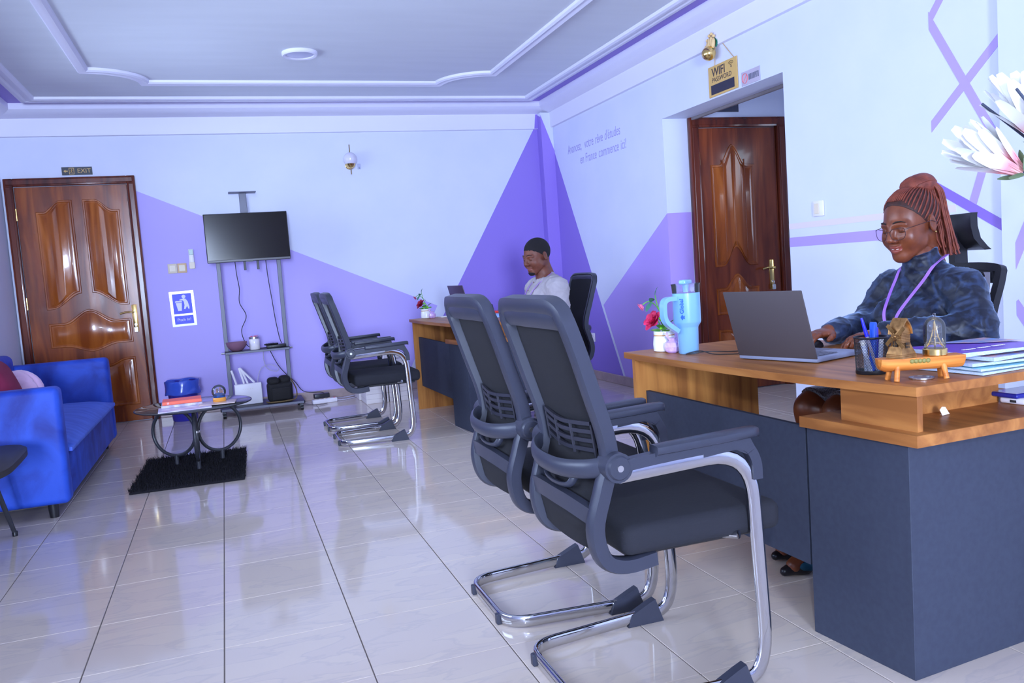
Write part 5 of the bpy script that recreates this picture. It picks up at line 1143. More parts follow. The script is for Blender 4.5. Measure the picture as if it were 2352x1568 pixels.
STM = M('stem_blue_green', T(70, 110, 140), 0.5); STD = M('stem_tip_dark', T(60, 72, 100), 0.5)
MB().tube(cr([loc_of(2.34, -1.20, 0.55), loc_of(2.26, -1.14, 0.95), loc_of(2.16, -1.07, 1.18), loc_of(2.095, -1.035, 1.262)], 6), 0.004, 6).build('stem', STM, bf, 80)
MB().tube(cr([loc_of(2.37, -1.21, 0.55), loc_of(2.30, -1.15, 0.95), loc_of(2.20, -1.09, 1.22), loc_of(2.155, -1.06, 1.325)], 6), 0.004, 6).build('stem', STM, bf, 80)
for k, P in enumerate(([(2.36, -1.22, 0.55), (2.24, -1.16, 1.05), (2.115, -1.12, 1.275), (2.082, -1.12, 1.345), (1.985, -1.11, 1.455)], [(2.38, -1.24, 0.55), (2.33, -1.12, 1.10), (2.20, -1.02, 1.30), (2.02, -0.98, 1.445)], [(2.39, -1.24, 0.55), (2.30, -1.14, 1.15), (2.19, -1.08, 1.40), (2.135, -1.06, 1.50)])):
    MB().tube(cr([loc_of(*p) for p in P], 7), 0.0035, 6).build('twig', STD, bf, 80)
MB().cyl(loc_of(2.108, -1.12, 1.288), loc_of(2.095, -1.12, 1.315), 0.006, n=8).build('twig_joint', STD, bf, 40)
LF = M('olive_leaf', T(170, 180, 60), 0.45, var=T(150, 120, 60), vscale=40)
for c, d, r_ in (((2.095, -1.07, 1.245), (-0.35, -0.2, -0.75), 0.3), ((2.098, -1.07, 1.240), (0.5, -0.1, 0.65), -0.4), ((2.12, -1.08, 1.225), (0.3, -0.2, -0.8), 0.6)):
    v, f = leaf_mesh(0.060, 0.022, 0.25); MB().add(v, f, X=orient(Vector(loc_of(*c)), d, r_)).build('leaf', LF, bf, 80)
# ------------------------------------------------------------------ people: smooth implicit bodies meshed by surface nets
def surf_nets(fn, lo, hi, h):
    ax = [np.arange(lo[i], hi[i]+h, h) for i in range(3)]
    G = np.stack(np.meshgrid(*ax, indexing='ij'), -1); V = fn(G)
    ins = V < 0; nx, ny, nz = V.shape
    acc = np.zeros((nx-1, ny-1, nz-1, 3)); cnt = np.zeros((nx-1, ny-1, nz-1))
    cs = [(a, b, c) for a in (0, 1) for b in (0, 1) for c in (0, 1)]
    def sl(A, o): return A[o[0]:nx-1+o[0], o[1]:ny-1+o[1], o[2]:nz-1+o[2]]
    for o in cs:
        for d in range(3):
            if o[d]: continue
            e = list(o); e[d] = 1
            a, b = sl(V, o), sl(V, e); cross = (a < 0) != (b < 0)
            t = np.where(cross, a/np.where(cross, a-b, 1), 0)
            p = np.array(o, float)[None, None, None, :].repeat(1, 0)*np.ones(cross.shape+(1,)); p[..., d] += t
            acc += p*cross[..., None]; cnt += cross
    act = cnt > 0; idx = -np.ones(act.shape, int); idx[act] = np.arange(act.sum())
    I = np.argwhere(act); P = np.array([ax[0][0], ax[1][0], ax[2][0]])+(I+acc[act]/cnt[act][:, None])*h
    F = []
    for d in range(3):
        u, w = [(1, 2), (2, 0), (0, 1)][d]
        a = ins.take(range(0, ins.shape[d]-1), d); b = ins.take(range(1, ins.shape[d]), d)
        for flip, m in ((False, a & ~b), (True, ~a & b)):
            E = np.argwhere(m)
            E = E[(E[:, u] > 0) & (E[:, w] > 0) & (E[:, u] < idx.shape[u]) & (E[:, w] < idx.shape[w])]
            def c(du, dw):
                q = E.copy(); q[:, u] += du; q[:, w] += dw; return idx[q[:, 0], q[:, 1], q[:, 2]]
            Q = np.stack([c(-1, -1), c(0, -1), c(0, 0), c(-1, 0)], 1)
            F.append(Q[:, ::-1] if flip else Q)
    F = np.concatenate(F); return P, F[(F >= 0).all(1)]
def smin(a, b, k):
    h = np.clip(0.5+0.5*(b-a)/k, 0, 1); return b*(1-h)+a*h-k*h*(1-h)
def smax(a, b, k): return -smin(-a, -b, k)
def sd_ell(G, c, r, R=None):
    q = G-np.array(c)
    if R is not None: q = q @ R
    r = np.array(r); k0 = np.linalg.norm(q/r, axis=-1); k1 = np.linalg.norm(q/(r*r), axis=-1)
    return k0*(k0-1)/np.maximum(k1, 1e-9)
def sd_cone(G, a, b, ra, rb):
    a = np.array(a, float); b = np.array(b, float); ab = b-a; t = np.clip(((G-a) @ ab)/max(ab @ ab, 1e-12), 0, 1)
    return np.linalg.norm(G-(a+t[..., None]*ab), axis=-1)-(ra+(rb-ra)*t)
def union(G, prims, k=0.02):
    d = None
    for p in prims:
        kk = p[-1] if isinstance(p[-1], float) and p[0] in ('ek', 'ck') else k
        if p[0][0] == 'e': s_ = sd_ell(G, p[1], p[2])
        else: s_ = sd_cone(G, p[1], p[2], p[3], p[4])
        d = s_ if d is None else smin(d, s_, kk)
    return d
def euler3(rx=0, ry=0, rz=0): return np.array(Euler((rx, ry, rz)).to_matrix())
def xf(P, R, t, s=1): return (P*s) @ R.T+np.array(t)

def head_sdf(G, female):
    A = np.abs(G[..., 1:2]); H = np.concatenate([G[..., :1], A, G[..., 2:]], -1)       # mirrored in y
    d = sd_ell(H, (-0.014, 0, 0.030), (0.098, 0.076, 0.090))
    d = smin(d, sd_ell(H, (0.032, 0, -0.030), (0.060, 0.058, 0.080)), 0.035)
    d = smin(d, sd_cone(H, (0.020, 0.050, -0.060), (0.064, 0.010, -0.098), 0.018, 0.016), 0.03)       # jaw
    d = smin(d, sd_ell(H, (0.056, 0.040, -0.036), (0.029, 0.028, 0.034)), 0.02)                       # cheek
    d = smin(d, sd_cone(H, (0.088, 0.012, 0.014), (0.074, 0.046, 0.012), 0.008, 0.007), 0.014)        # brow
    d = smax(d, -sd_ell(H, (0.099, 0.032, -0.006), (0.016, 0.020, 0.013)), 0.012)                     # socket
    d = smin(d, sd_ell(H, (0.0765, 0.0325, -0.005), (0.0128, 0.0150, 0.0112)), 0.004)                 # closed lids
    d = smin(d, sd_cone(H, (0.090, 0, 0.004), (0.107, 0, -0.034), 0.0085, 0.0115), 0.012)             # nose
    d = smin(d, sd_ell(H, (0.0985, 0.0145, -0.038), (0.011, 0.0095, 0.0085)), 0.006)
    d = smax(d, -sd_ell(H, (0.104, 0.008, -0.0475), (0.005, 0.0035, 0.004)), 0.003)
    z0 = -0.070+8.0*(H[..., 1]**2)*(1.0 if female else -0.3)                                            # mouth line curves up
    Hm = np.stack([H[..., 0], H[..., 1], H[..., 2]-z0], -1)
    d = smin(d, sd_ell(Hm, (0.084, 0, 0.0068), (0.0125, 0.0265, 0.0062)), 0.005)
    d = smin(d, sd_ell(Hm, (0.083, 0, -0.0068), (0.0125, 0.0230, 0.0072)), 0.005)
    d = smax(d, -sd_ell(Hm, (0.096, 0, 0.0), (0.010, 0.024, 0.0014)), 0.002)
    d = smin(d, sd_ell(H, (0.066, 0, -0.100), (0.020, 0.022, 0.018)), 0.02)                            # chin
    e = sd_ell(H, (-0.012, 0.078, -0.008), (0.020, 0.009, 0.031), euler3(0, 0.15, 0.35))
    e = smax(e, -sd_ell(H, (-0.006, 0.089, -0.006), (0.012, 0.007, 0.020)), 0.004)
    d = smin(d, e, 0.006)
    d = smin(d, sd_cone(H, (-0.030, 0, -0.060), (-0.060, 0, -0.200), 0.052, 0.056), 0.03)
    return d
def finger(base, dirv, L, r, bend, nrm):
    """three phalanges bending towards nrm"""
    base = np.array(base, float); d = np.array(dirv, float); d /= np.linalg.norm(d); nrm = np.array(nrm, float)
    out = []; p = base; a = 0
    for k, (fr, rr) in enumerate(((0.45, 1.0), (0.31, 0.90), (0.24, 0.80))):
        a += bend[k]; q = p+(d*math.cos(a)+nrm*math.sin(a))*L*fr
        out.append(('c', p, q, r*rr, r*(0.92, 0.83, 0.72)[k])); p = q
    return out
def hand_prims(side, curl=(0.35, 0.5, 0.3)):
    """wrist at origin, fingers to +x, palm towards -z, thumb to side*y"""
    P = [('c', (-0.03, 0, 0), (0.012, 0, 0), 0.024, 0.026), ('e', (0.045, 0, 0), (0.046, 0.038, 0.016))]
    for k, (y, L, x) in enumerate(((0.027, 0.070, 0.082), (0.009, 0.079, 0.088), (-0.009, 0.073, 0.085), (-0.026, 0.058, 0.076))):
        P += finger((x, side*y, 0.002), (1, side*y*2.0, 0.04), L, 0.0088, curl, (0, 0, -1))
    P += finger((0.022, side*0.030, -0.006), (0.72, side*0.62, -0.10), 0.066, 0.0105, (0.0, 0.25, 0.25), (0.6, -side*0.7, -0.2))
    return P
def wrinkle(P, F, amp, k=1.0, seed=0):
    n = np.zeros_like(P); a, b, c_ = P[F[:, 0]], P[F[:, 1]], P[F[:, 2]]; fn_ = np.cross(b-a, c_-a)
    for j in range(4): np.add.at(n, F[:, j], fn_)
    n /= np.maximum(np.linalg.norm(n, axis=1, keepdims=True), 1e-12)
    x, y, z = P.T; w = 0
    for (kx, ky, kz, ph, am) in ((18, 31, 44, 0.3, 1.0), (-30, 22, 38, 1.9, 0.8), (41, -27, 60, 4.0, 0.6), (12, 48, -52, 2.2, 0.6)):
        u = k*(kx*x+ky*y+kz*z)+ph+seed+1.6*np.sin(k*(9*y+13*z-7*x)+ph)
        w = w+am*(1-np.abs(np.sin(u)))**2.5
    return P+n*(amp*(w-0.5))[:, None]
class Body:
    def __init__(s): s.P = []; s.F = []; s.n = 0; s.mi = []
    def add(s, P, F, mi=0):
        s.P.append(P); s.F.append(F+s.n); s.n += len(P); s.mi.append(np.full(len(F), mi) if np.isscalar(mi) else mi)
    def build(s, name, mats, parent):
        P = np.concatenate(s.P); F = np.concatenate(s.F); me = bpy.data.meshes.new(name)
        me.from_pydata(P.tolist(), [], F.tolist()); me.update()
        for m in mats: me.materials.append(m)
        me.polygons.foreach_set('material_index', np.concatenate(s.mi).astype(np.int32)); me.shade_smooth()
        o = bpy.data.objects.new(name, me); COL.objects.link(o); o.parent = parent; return o
def mesh_prims(prims, h, k, pad=0.02, cut=None):
    lo = np.array([1e9]*3); hi = -lo
    for p in prims:
        if p[0][0] == 'e': a = np.array(p[1])-np.array(p[2]); b = np.array(p[1])+np.array(p[2])
        else: r = max(p[3], p[4]); a = np.minimum(p[1], p[2])-r; b = np.maximum(p[1], p[2])+r
        lo = np.minimum(lo, a); hi = np.maximum(hi, b)
    def fn(G):
        d = union(G, prims, k)
        if cut is not None: d = np.maximum(d, cut(G))
        return d
    return surf_nets(fn, lo-pad, hi+pad, h)
def grow(prims, g):
    out = []
    for p in prims:
        if p[0][0] == 'e': out.append((p[0], p[1], tuple(np.array(p[2])+g)))
        else: out.append((p[0], p[1], p[2], p[3]+g, p[4]+g))
    return out

def skin_mat(name, c, c2, rough=0.36):
    m = M(name, c, rough, var=c2, vscale=30, bump=0.06, bscale=400, spec=0.5); return m
SKW = skin_mat('brown_skin', T(114, 65, 44), T(98, 54, 38)); SKM = skin_mat('dark_brown_skin', T(104, 62, 50), T(90, 52, 44), 0.5)
LIPW = M('rose_lip', T(126, 66, 60), 0.3); LIPM = M('brown_lip', T(112, 66, 62), 0.4)
LASH = M('lash_black', T(24, 18, 18), 0.6); TEETH = M('teeth', T(225, 225, 235), 0.2)

def person(name, label, loc, rz, sc, head_t, head_pitch, head_yaw, head_roll, arms, legs, female, skin, lip, hands):
    p = thing(name, label, 'person', loc, rz)
    bd = Body()
    R = euler3(0, head_pitch, 0); R = euler3(0, 0, head_yaw) @ R @ euler3(head_roll, 0, 0)
    hs = 1.05*sc if female else 1.13*sc
    def hf(G): return head_sdf(G, female)
    P, F = surf_nets(hf, np.array((-0.16, -0.11, -0.22)), np.array((0.14, 0.11, 0.14)), 0.0036)
    C = P[F].mean(1); ym = np.abs(C[:, 1]); z0 = -0.070+8.0*ym**2*(1.0 if female else -0.3)
    lips = (C[:, 0] > 0.078) & (np.abs(C[:, 2]-z0) < 0.0125) & (((C[:, 2]-z0)/0.0125)**2+(ym/0.0265)**2 < 1.0)
    bd.add(xf(P, R, head_t, hs), F, np.where(lips, 1, 0))
    def H(q): return xf(np.array([q], float), R, head_t, hs)[0]
    # torso with neck root, arms, legs
    tor = arms['torso']; limb = arms['limbs']+legs
    P, F = mesh_prims(tor+limb, 0.009, 0.035); bd.add(P, F, 0)
    for (w, d, side, curl, up_) in hands:
        P, F = mesh_prims(hand_prims(side, curl), 0.0030, 0.007)
        d = Vector(d).normalized(); upv = Vector(up_); y = upv.cross(d).normalized(); z = d.cross(y)
        Rm = np.array([[d.x, y.x, z.x], [d.y, y.y, z.y], [d.z, y.z, z.z]])
        bd.add(xf(P, Rm, w, sc), F, 0)
    body = bd.build('body', [skin, lip], p)
    # eyelash line and brows
    for s in (1, -1):
        MB().tube([Vector(H((0.0765+0.0105*math.cos(a)*0.95, s*(0.0325+0.0145*math.sin(a)), -0.0095-0.002*math.cos(a)))) for a in [-1.25+2.5*i/8 for i in range(9)]], 0.0012*sc, 5).build('eyelash', LASH, p, 80)
        bro = MB().tube([Vector(H((x, s*y, z))) for x, y, z in ((0.0955, 0.014, 0.020), (0.0935, 0.026, 0.0245), (0.0865, 0.040, 0.024), (0.0765, 0.050, 0.018))], 0.0026*sc, 6, scales=[0.9, 1.1, 0.9, 0.4]).build('eyebrow', LASH, p, 80)
    return p, H, R, hs

# ---------- woman (local: faces +x, left = +y; turned by pi so that she faces the desk)
WL = (2.50, -0.300, 0)
Wt = [('e', (0.0, 0, 0.525), (0.150, 0.180, 0.105)), ('e', (0.0, 0, 0.66), (0.105, 0.135, 0.14)), ('e', (0.012, 0, 0.80), (0.108, 0.150, 0.145)), ('e', (0.085, 0.068, 0.815), (0.068, 0.066, 0.070)), ('e', (0.085, -0.068, 0.815), (0.068, 0.066, 0.070)),
      ('c', (-0.01, 0.06, 0.945), (-0.005, 0.150, 0.925), 0.060, 0.055), ('c', (-0.01, -0.06, 0.945), (-0.005, -0.150, 0.925), 0.060, 0.055), ('c', (-0.012, 0, 0.93), (0.022, 0, 1.045), 0.068, 0.052)]
Wa = [('c', (0.0, 0.170, 0.920), (0.045, 0.255, 0.795), 0.056, 0.046), ('c', (0.045, 0.255, 0.795), (0.27, 0.10, 0.792), 0.044, 0.029),
      ('c', (0.0, -0.170, 0.920), (0.085, -0.190, 0.800), 0.055, 0.045), ('c', (0.085, -0.190, 0.800), (0.345, -0.085, 0.795), 0.043, 0.027)]
Wg = [('c', (0.0, 0.09, 0.525), (0.44, 0.065, 0.535), 0.092, 0.066), ('c', (0.0, -0.09, 0.525), (0.44, -0.085, 0.53), 0.092, 0.066),
      ('c', (0.44, 0.065, 0.525), (0.565, 0.052, 0.10), 0.058, 0.034), ('c', (0.44, -0.085, 0.52), (0.50, -0.085, 0.10), 0.058, 0.034),
      ('c', (0.565, 0.052, 0.08), (0.66, 0.055, 0.035), 0.034, 0.026), ('c', (0.50, -0.085, 0.08), (0.60, -0.085, 0.035), 0.034, 0.026)]
woman, WH, WR, whs = person('person', 'woman in dark blue velvet top typing at the near desk', WL, PI, 1.0, (0.048, -0.014, 1.164), 0.19, 0.08, 0.0,
    {'torso': Wt, 'limbs': Wa}, Wg, True, SKW, LIPW,
    [((0.355, -0.080, 0.802), (1, 0.08, -0.10), 1, (0.35, 0.55, 0.35), (0, 0, 1)), ((0.275, 0.097, 0.800), (0.75, -0.45, -0.12), -1, (0.3, 0.4, 0.2), (0, 0, 1))])
VEL = M('midnight_velvet', T(12, 18, 38), 0.5, var=T(40, 60, 104), vscale=17, sheen=1.0, bump=0.7, bscale=26, detail=6, vdist=1.4)
_g = VEL.node_tree.nodes['Principled BSDF']; _g.inputs['Sheen Tint'].default_value = (0.35, 0.5, 0.8, 1); _g.inputs['Sheen Weight'].default_value = 0.75; VEL.node_tree.nodes['Color Ramp'].color_ramp.elements[0].position = 0.46; VEL.node_tree.nodes['Color Ramp'].color_ramp.elements[1].position = 0.72
top = Body()
P, F = mesh_prims(grow(Wt[1:], 0.011)+grow(Wa, 0.014), 0.0065, 0.03, cut=lambda G: np.maximum(0.575-G[..., 2], (G[..., 2]-1.062)+(G[..., 0]-0.02)*0.35)); top.add(wrinkle(P, F, 0.0042), F, 0)
top.build('velvet_top', [VEL], woman)
# fine fabric wrinkles at the arms and collar
SEQ = M('black_sequin_fabric', T(18, 18, 24), 0.3, var=T(120, 125, 150), vscale=190, bump=0.8, bscale=220)
sk = Body(); P, F = mesh_prims(grow(Wt[:1], 0.012)+[('c', (0.0, 0.09, 0.525), (0.45, 0.066, 0.534), 0.105, 0.078), ('c', (0.0, -0.09, 0.525), (0.45, -0.085, 0.53), 0.105, 0.078)], 0.008, 0.05, cut=lambda G: G[..., 0]-0.425-(G[..., 2]-0.53)*0.5); sk.add(P, F, 0); sk.build('sequin_skirt', [SEQ], woman)
for x0, y0 in ((0.565, 0.052), (0.50, -0.085)):
    b_ = Body(); P, F = mesh_prims([('c', (x0-0.02, y0, 0.055), (x0+0.06, y0, 0.035), 0.036, 0.034), ('c', (x0+0.06, y0, 0.030), (x0+0.13, y0, 0.020), 0.030, 0.016)], 0.005, 0.02, cut=lambda G: np.maximum(0.004-G[..., 2], 0.9*(G[..., 2]-0.075)-0.0)); b_.add(P, F, 0)
    so_ = b_.build('shoe', [M('black_shoe', T(26, 26, 36), 0.3)], woman)
    MB().sphere((x0+0.045, y0+0.028, 0.035), (0.045, 0.012, 0.020), 14, 10).build('teal_panel', M('teal_suede', T(10, 72, 104), 0.6), so_, 180)
    MB().cyl((x0-0.03, y0, 0.0), (x0-0.025, y0, 0.05), 0.012, 0.018, 12).build('heel', MATS['black_shoe'], so_, 60)
# hair: cornrows drawn to a high ponytail
HAIR = M('auburn_braids', T(128, 66, 52), 0.55, var=T(98, 46, 38), vscale=40, bump=0.6, bscale=260); ROOT = M('dark_roots', T(64, 34, 30), 0.6, var=T(40, 24, 24), vscale=60)
KN = np.array((-0.085, 0.004, 0.110))       # ponytail root in head space
def cap_fn(G):
    d = sd_ell(G, (-0.0145, 0, 0.0305), (0.1000, 0.0780, 0.0922))
    # hairline: a tilted plane from above the forehead down behind the ears
    hl = 0.058*np.clip((G[..., 0]+0.02)/0.10, -1.4, 1)-0.012-G[..., 2]
    hl = np.where(G[..., 0] < -0.02, -0.075-G[..., 2]+0.0*G[..., 0], hl)
    q = np.clip((G[..., 0]+0.03)/0.105, 0, 1); line = -0.075+0.158*q**0.80
    return np.maximum(d, line-G[..., 2])
P, F = surf_nets(cap_fn, np.array((-0.14, -0.10, -0.10)), np.array((0.11, 0.10, 0.15)), 0.004)
cp = Body(); cp.add(xf(P, WR, (0.048, -0.014, 1.164), whs), F, 0); hair = cp.build('hair', [ROOT], woman)
mb = MB(); C0 = np.array((-0.0145, 0, 0.0305)); RE = np.array((0.1015, 0.0795, 0.0938))
def on_cap(p):
    q = (p-C0)/RE; return C0+RE*q/np.linalg.norm(q)
for k in range(56):
    a = -2.75+5.5*k/55
    st_ = np.array((math.cos(a), math.sin(a)*0.98, 0)); 
    q = max(0, min(1, (C0[0]+RE[0]*math.cos(a)+0.03)/0.105)); zl = -0.070+0.160*q**0.80
    kz = math.sqrt(max(0.05, 1-((zl-C0[2])/RE[2])**2)); p0 = np.array((C0[0]+RE[0]*kz*math.cos(a), RE[1]*kz*math.sin(a), zl))
    pts = []
    for i in range(12):
        t = i/11; m_ = p0*(1-t)+KN*t; pts.append(Vector(WH(on_cap(m_)*(1-0.0)+(KN-on_cap(m_))*max(0, t-0.8)*1.2)))
    for j in range(1):
        mb.tube(pts, 0.0036, 6, scales=[0.5]+[0.85+0.18*math.sin(i*2.6) for i in range(10)]+[0.8])
mb.build('cornrow', HAIR, hair, 80)
# wrapped mound at the root of the ponytail: strands laid over a rounded core
def mound(G): return smin(sd_ell(G, (-0.066, 0.0, 0.120), (0.056, 0.046, 0.036)), sd_ell(G, (-0.092, 0.0, 0.108), (0.034, 0.040, 0.040)), 0.02)
P, F = surf_nets(mound, np.array((-0.15, -0.07, 0.05)), np.array((0.02, 0.07, 0.18)), 0.005)
md = Body(); md.add(xf(P, WR, (0.048, -0.014, 1.164), whs), F, 0); md.build('ponytail_wrap', [HAIR], hair)
mb = MB()
for k in range(20):
    ph = -1.25+2.5*k/19; pts = []
    for i in range(10):
        t = i/9; a = PI*(0.02+0.93*t)
        pts.append(Vector(WH((-0.066+0.0575*math.cos(a)*math.cos(ph*0.4), 0.0475*math.sin(ph)*(0.55+0.45*math.sin(a)), 0.118+0.0385*math.sin(a)*math.cos(ph*0.85)-0.010*t))))
    mb.tube(pts, 0.0042, 5, scales=[1+0.14*math.sin(i*2.4+k) for i in range(10)])
mb.build('wrap_braid', HAIR, hair, 80)
mb = MB(); rn = random.Random(9)
root = Vector(WH((-0.108, 0.008, 0.118)))
for k in range(120):
    a = rn.uniform(0, 2*PI); r = 0.036*math.sqrt(rn.random()); o1 = Vector((r*math.cos(a)*0.9, r*math.sin(a)*1.15, 0)); e = Vector((rn.uniform(-0.012, 0.016), rn.uniform(-0.02, 0.03), rn.uniform(-0.035, 0.015)))
    pts = cr([root+o1*0.7+Vector((0.026, 0, 0.006)), root+o1*0.95+Vector((-0.008, 0.010, -0.030)), root+o1*1.05+Vector((-0.016, 0.020, -0.11)), root+o1*1.15+Vector((-0.022, 0.030, -0.18)), root+o1*1.2+e*0.6+Vector((-0.028, 0.040, -0.245))], 5)
    mb.tube(pts, 0.0036, 5, scales=[1.0+0.18*math.sin(i*2.6+k) for i in range(len(pts))])
mb.build('ponytail', HAIR, hair, 80)
# glasses, earring, lanyard
FRM = M('thin_frame', T(66, 44, 50), 0.3, 0.3); LENS = thin_glass('spectacle_lens', (1.0, 1.0, 1.0), 0.0); LENS.node_tree.nodes['Fresnel'].inputs[0].default_value = 1.15
gl = bpy.data.objects.new('eyeglasses', None); COL.objects.link(gl); gl.parent = woman
for s in (1, -1):
    rim = []
    for i in range(24):
        a = 2*PI*i/24; c_, s_ = math.cos(a), math.sin(a); w_ = 0.0265; hh = 0.0225 if s_ < 0 else 0.0165
        rim.append(Vector(WH((0.108-0.30*max(0, (0.0335+w_*c_)-0.02)*0.9+0.0*s_, s*(0.0335+w_*math.copysign(abs(c_)**0.85, c_)), -0.012+hh*math.copysign(abs(s_)**0.85, s_)+(0.006*max(0, c_) if s_ > 0 else 0)))))
    MB().tube(rim, 0.0011, 6, closed=True).build('rim', FRM, gl, 80)
    MB().add([tuple(v_) for v_ in rim], [tuple(range(24))]).build('lens', LENS, gl, 0)
    MB().tube([Vector(WH((0.096, s*0.060, -0.002))), Vector(WH((0.085, s*0.071, 0.001))), Vector(WH((0.0, s*0.086, 0.004))), Vector(WH((-0.022, s*0.086, -0.006)))], 0.0011, 6).build('temple', FRM, gl, 80)
MB().tube([Vector(WH((0.109, 0.008, -0.006))), Vector(WH((0.113, 0, -0.003))), Vector(WH((0.109, -0.008, -0.006)))], 0.0011, 6).build('bridge', FRM, gl, 80)
for s in (1, -1): MB().sphere(tuple(WH((-0.008, s*0.088, -0.036))), 0.0035, 10, 8).build('earring', BRASS, woman, 180)
MB().tube([Vector(WH((0.0880, y, -0.0695+8*y*y))) for y in (-0.013, -0.006, 0, 0.006, 0.013)], 0.0014, 6).build('teeth', TEETH, woman, 80)
LANY = M('violet_ribbon', T(140, 96, 220), 0.4, var=T(170, 130, 235), vscale=8)
def ribbon(par, pts, w, nrm):
    P_ = cr(pts, 6); MB().sweep(P_, [(w/2, 0.0008), (-w/2, 0.0008), (-w/2, -0.0008), (w/2, -0.0008)], ref=nrm).build('lanyard', LANY, par, 60)
ribbon(woman, [(-0.04, 0.062, 1.045), (0.035, 0.075, 1.012), (0.080, 0.068, 0.960), (0.128, 0.050, 0.90), (0.166, 0.034, 0.845), (0.170, 0.012, 0.785), (0.150, 0.004, 0.73)], 0.014, (0, 1, 0))
ribbon(woman, [(-0.04, -0.062, 1.045), (0.035, -0.072, 1.010), (0.080, -0.062, 0.960), (0.130, -0.045, 0.90), (0.167, -0.028, 0.845), (0.170, -0.008, 0.785), (0.150, -0.002, 0.73)], 0.012, (0, 1, 0))

# ---------- man
ML = (2.455, 3.36, 0)
Mt = [('e', (0.0, 0, 0.53), (0.165, 0.195, 0.11)), ('e', (-0.005, 0, 0.67), (0.140, 0.180, 0.16)), ('e', (0.005, 0, 0.83), (0.145, 0.205, 0.16)),
      ('c', (-0.015, 0.08, 0.960), (-0.010, 0.205, 0.935), 0.074, 0.068), ('c', (-0.015, -0.08, 0.960), (-0.010, -0.205, 0.935), 0.074, 0.068), ('c', (-0.020, 0, 0.95), (0.018, 0, 1.065), 0.080, 0.064)]
Ma = [('c', (0.0, 0.225, 0.930), (0.01, 0.285, 0.745), 0.070, 0.060), ('c', (0.01, 0.285, 0.745), (0.225, 0.13, 0.826), 0.052, 0.032),
      ('c', (0.0, -0.225, 0.930), (0.03, -0.275, 0.745), 0.070, 0.060), ('c', (0.03, -0.275, 0.745), (0.235, -0.12, 0.826), 0.052, 0.032)]
Mg = [('c', (0.0, 0.10, 0.53), (0.42, 0.11, 0.53), 0.095, 0.070), ('c', (0.0, -0.10, 0.53), (0.42, -0.11, 0.53), 0.095, 0.070), ('c', (0.42, 0.11, 0.52), (0.42, 0.11, 0.10), 0.062, 0.042), ('c', (0.42, -0.11, 0.52), (0.42, -0.11, 0.10), 0.062, 0.042),
      ('c', (0.42, 0.11, 0.06), (0.56, 0.12, 0.04), 0.045, 0.035), ('c', (0.42, -0.11, 0.06), (0.56, -0.12, 0.04), 0.045, 0.035)]
man, MH, MR, mhs = person('person', 'man in a white tunic working at the far desk', ML, PI, 1.0, (0.060, 0.0, 1.190), 0.20, 0.32, 0.0,
    {'torso': Mt, 'limbs': Ma}, Mg, False, SKM, LIPM,
    [((0.228, 0.128, 0.834), (0.9, -0.25, -0.10), -1, (0.35, 0.5, 0.3), (0, 0, 1)), ((0.238, -0.118, 0.834), (0.95, 0.2, -0.12), 1, (0.35, 0.5, 0.3), (0, 0, 1))])
TUN = M('white_linen', T(164, 168, 188), 0.85, var=T(150, 153, 176), vscale=12, bump=0.5, bscale=30, stretch=(1, 1, 0.4))
tb = Body(); P, F = mesh_prims(grow(Mt[:5], 0.016)+[('c', (-0.018, 0, 0.95), (0.004, 0, 1.025), 0.094, 0.074)]+grow(Ma[:1]+Ma[2:3], 0.014)+grow(Ma[1:2]+Ma[3:], 0.010), 0.0075, 0.035,
    cut=lambda G: np.maximum(np.maximum(0.46-G[..., 2], (G[..., 2]-1.030)+(G[..., 0]-0.02)*0.35), G[..., 0]-0.215)); tb.add(wrinkle(P, F, 0.005, 0.8, 1), F, 0); tun = tb.build('tunic', [TUN], man)
for z_, x_ in ((0.990, 0.098), (0.93, 0.150), (0.865, 0.165), (0.80, 0.166)): MB().sphere((x_, 0, z_), (0.004, 0.006, 0.006), 10, 8).build('button', M('brown_button', T(112, 80, 70), 0.5), tun, 180)
MB().box(0.152, 0.158, 0.055, 0.125, 0.83, 0.90, 0.002).build('pocket', TUN, tun, 40)
tr = Body(); P, F = mesh_prims(grow(Mg[:4], 0.012), 0.010, 0.04, cut=lambda G: 0.09-G[..., 2]); tr.add(P, F, 0); tr.build('trousers', [M('white_trousers', T(176, 178, 198), 0.85)], man)
for s in (1, -1):
    b_ = Body(); P, F = mesh_prims([('c', (0.40, s*0.11, 0.055), (0.50, s*0.115, 0.045), 0.050, 0.046), ('c', (0.50, s*0.115, 0.040), (0.60, s*0.125, 0.030), 0.045, 0.030)], 0.008, 0.02, cut=lambda G: np.maximum(0.002-G[..., 2], G[..., 2]-0.095)); b_.add(P, F, 0); b_.build('shoe', [M('brown_shoe', T(60, 40, 34), 0.4)], man)
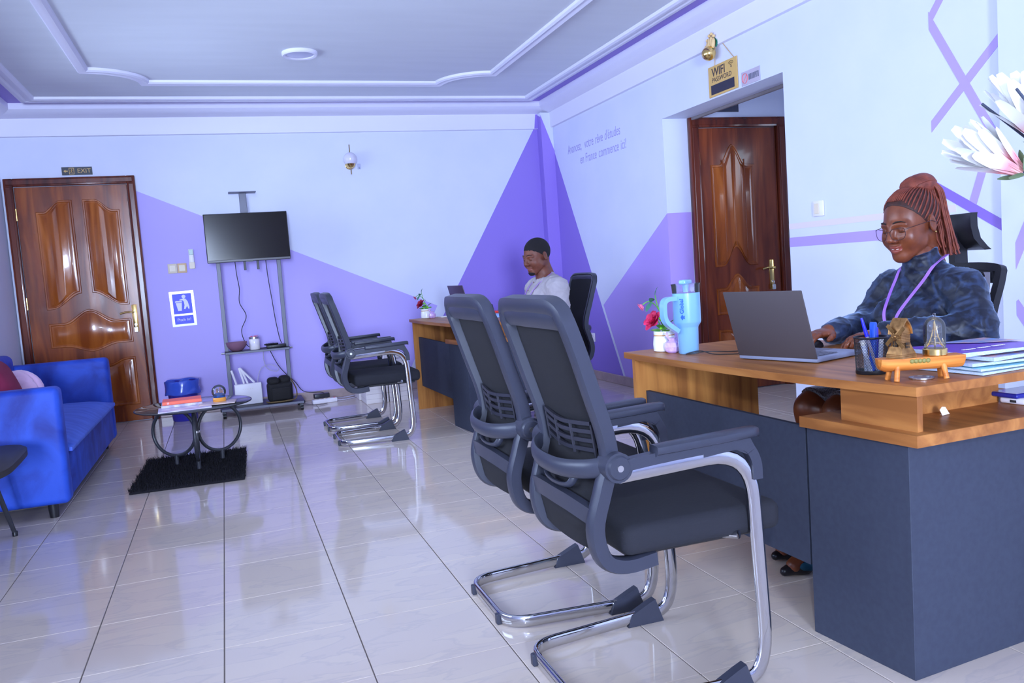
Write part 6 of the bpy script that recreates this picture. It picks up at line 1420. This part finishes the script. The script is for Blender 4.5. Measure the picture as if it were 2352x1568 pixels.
def mcap(G):
    d = sd_ell(G, (-0.014, 0, 0.030), (0.0995, 0.0775, 0.0918))
    q = np.clip((G[..., 0]+0.035)/0.105, 0, 1); line = -0.062+0.112*q**0.65
    return np.maximum(d, line-G[..., 2])
P, F = surf_nets(mcap, np.array((-0.14, -0.10, -0.10)), np.array((0.11, 0.10, 0.15)), 0.005)
hb_ = Body(); hb_.add(xf(P, MR, (0.060, 0.0, 1.190), mhs), F, 0); hb_.build('hair', [M('short_black_hair', T(20, 18, 26), 0.9, bump=0.6, bscale=500)], man)
def mfade(G):
    d = sd_ell(G, (-0.014, 0, 0.030), (0.0990, 0.0770, 0.0912)); q = np.clip((G[..., 0]+0.035)/0.105, 0, 1); line = -0.062+0.112*q**0.65
    return np.maximum(np.maximum(d, line-0.020-G[..., 2]), G[..., 2]-line-0.004)
P, F = surf_nets(mfade, np.array((-0.14, -0.10, -0.12)), np.array((0.11, 0.10, 0.15)), 0.005)
hb3 = Body(); hb3.add(xf(P, MR, (0.060, 0.0, 1.190), mhs), F, 0); hb3.build('hair_fade', [M('faded_hair', T(62, 40, 36), 0.8, bump=0.4, bscale=500)], man)
def mbeard(G):
    d = head_sdf(G, False)-0.0022
    return np.maximum(np.maximum(d, sd_ell(G, (0.070, 0, -0.104), (0.030, 0.030, 0.016))), -G[..., 0])
P, F = surf_nets(mbeard, np.array((0.02, -0.05, -0.135)), np.array((0.11, 0.05, -0.07)), 0.0036)
if len(F): hb2 = Body(); hb2.add(xf(P, MR, (0.060, 0.0, 1.190), mhs), F, 0); hb2.build('beard', [MATS['short_black_hair']], man)
ribbon(man, [(-0.03, 0.072, 1.055), (0.035, 0.090, 1.020), (0.105, 0.080, 0.965), (0.160, 0.058, 0.89), (0.175, 0.030, 0.81), (0.165, 0.010, 0.72)], 0.013, (0, 1, 0))
ribbon(man, [(-0.03, -0.072, 1.055), (0.035, -0.088, 1.018), (0.105, -0.076, 0.965), (0.160, -0.052, 0.89), (0.175, -0.026, 0.81), (0.165, -0.008, 0.72)], 0.011, (0, 1, 0))
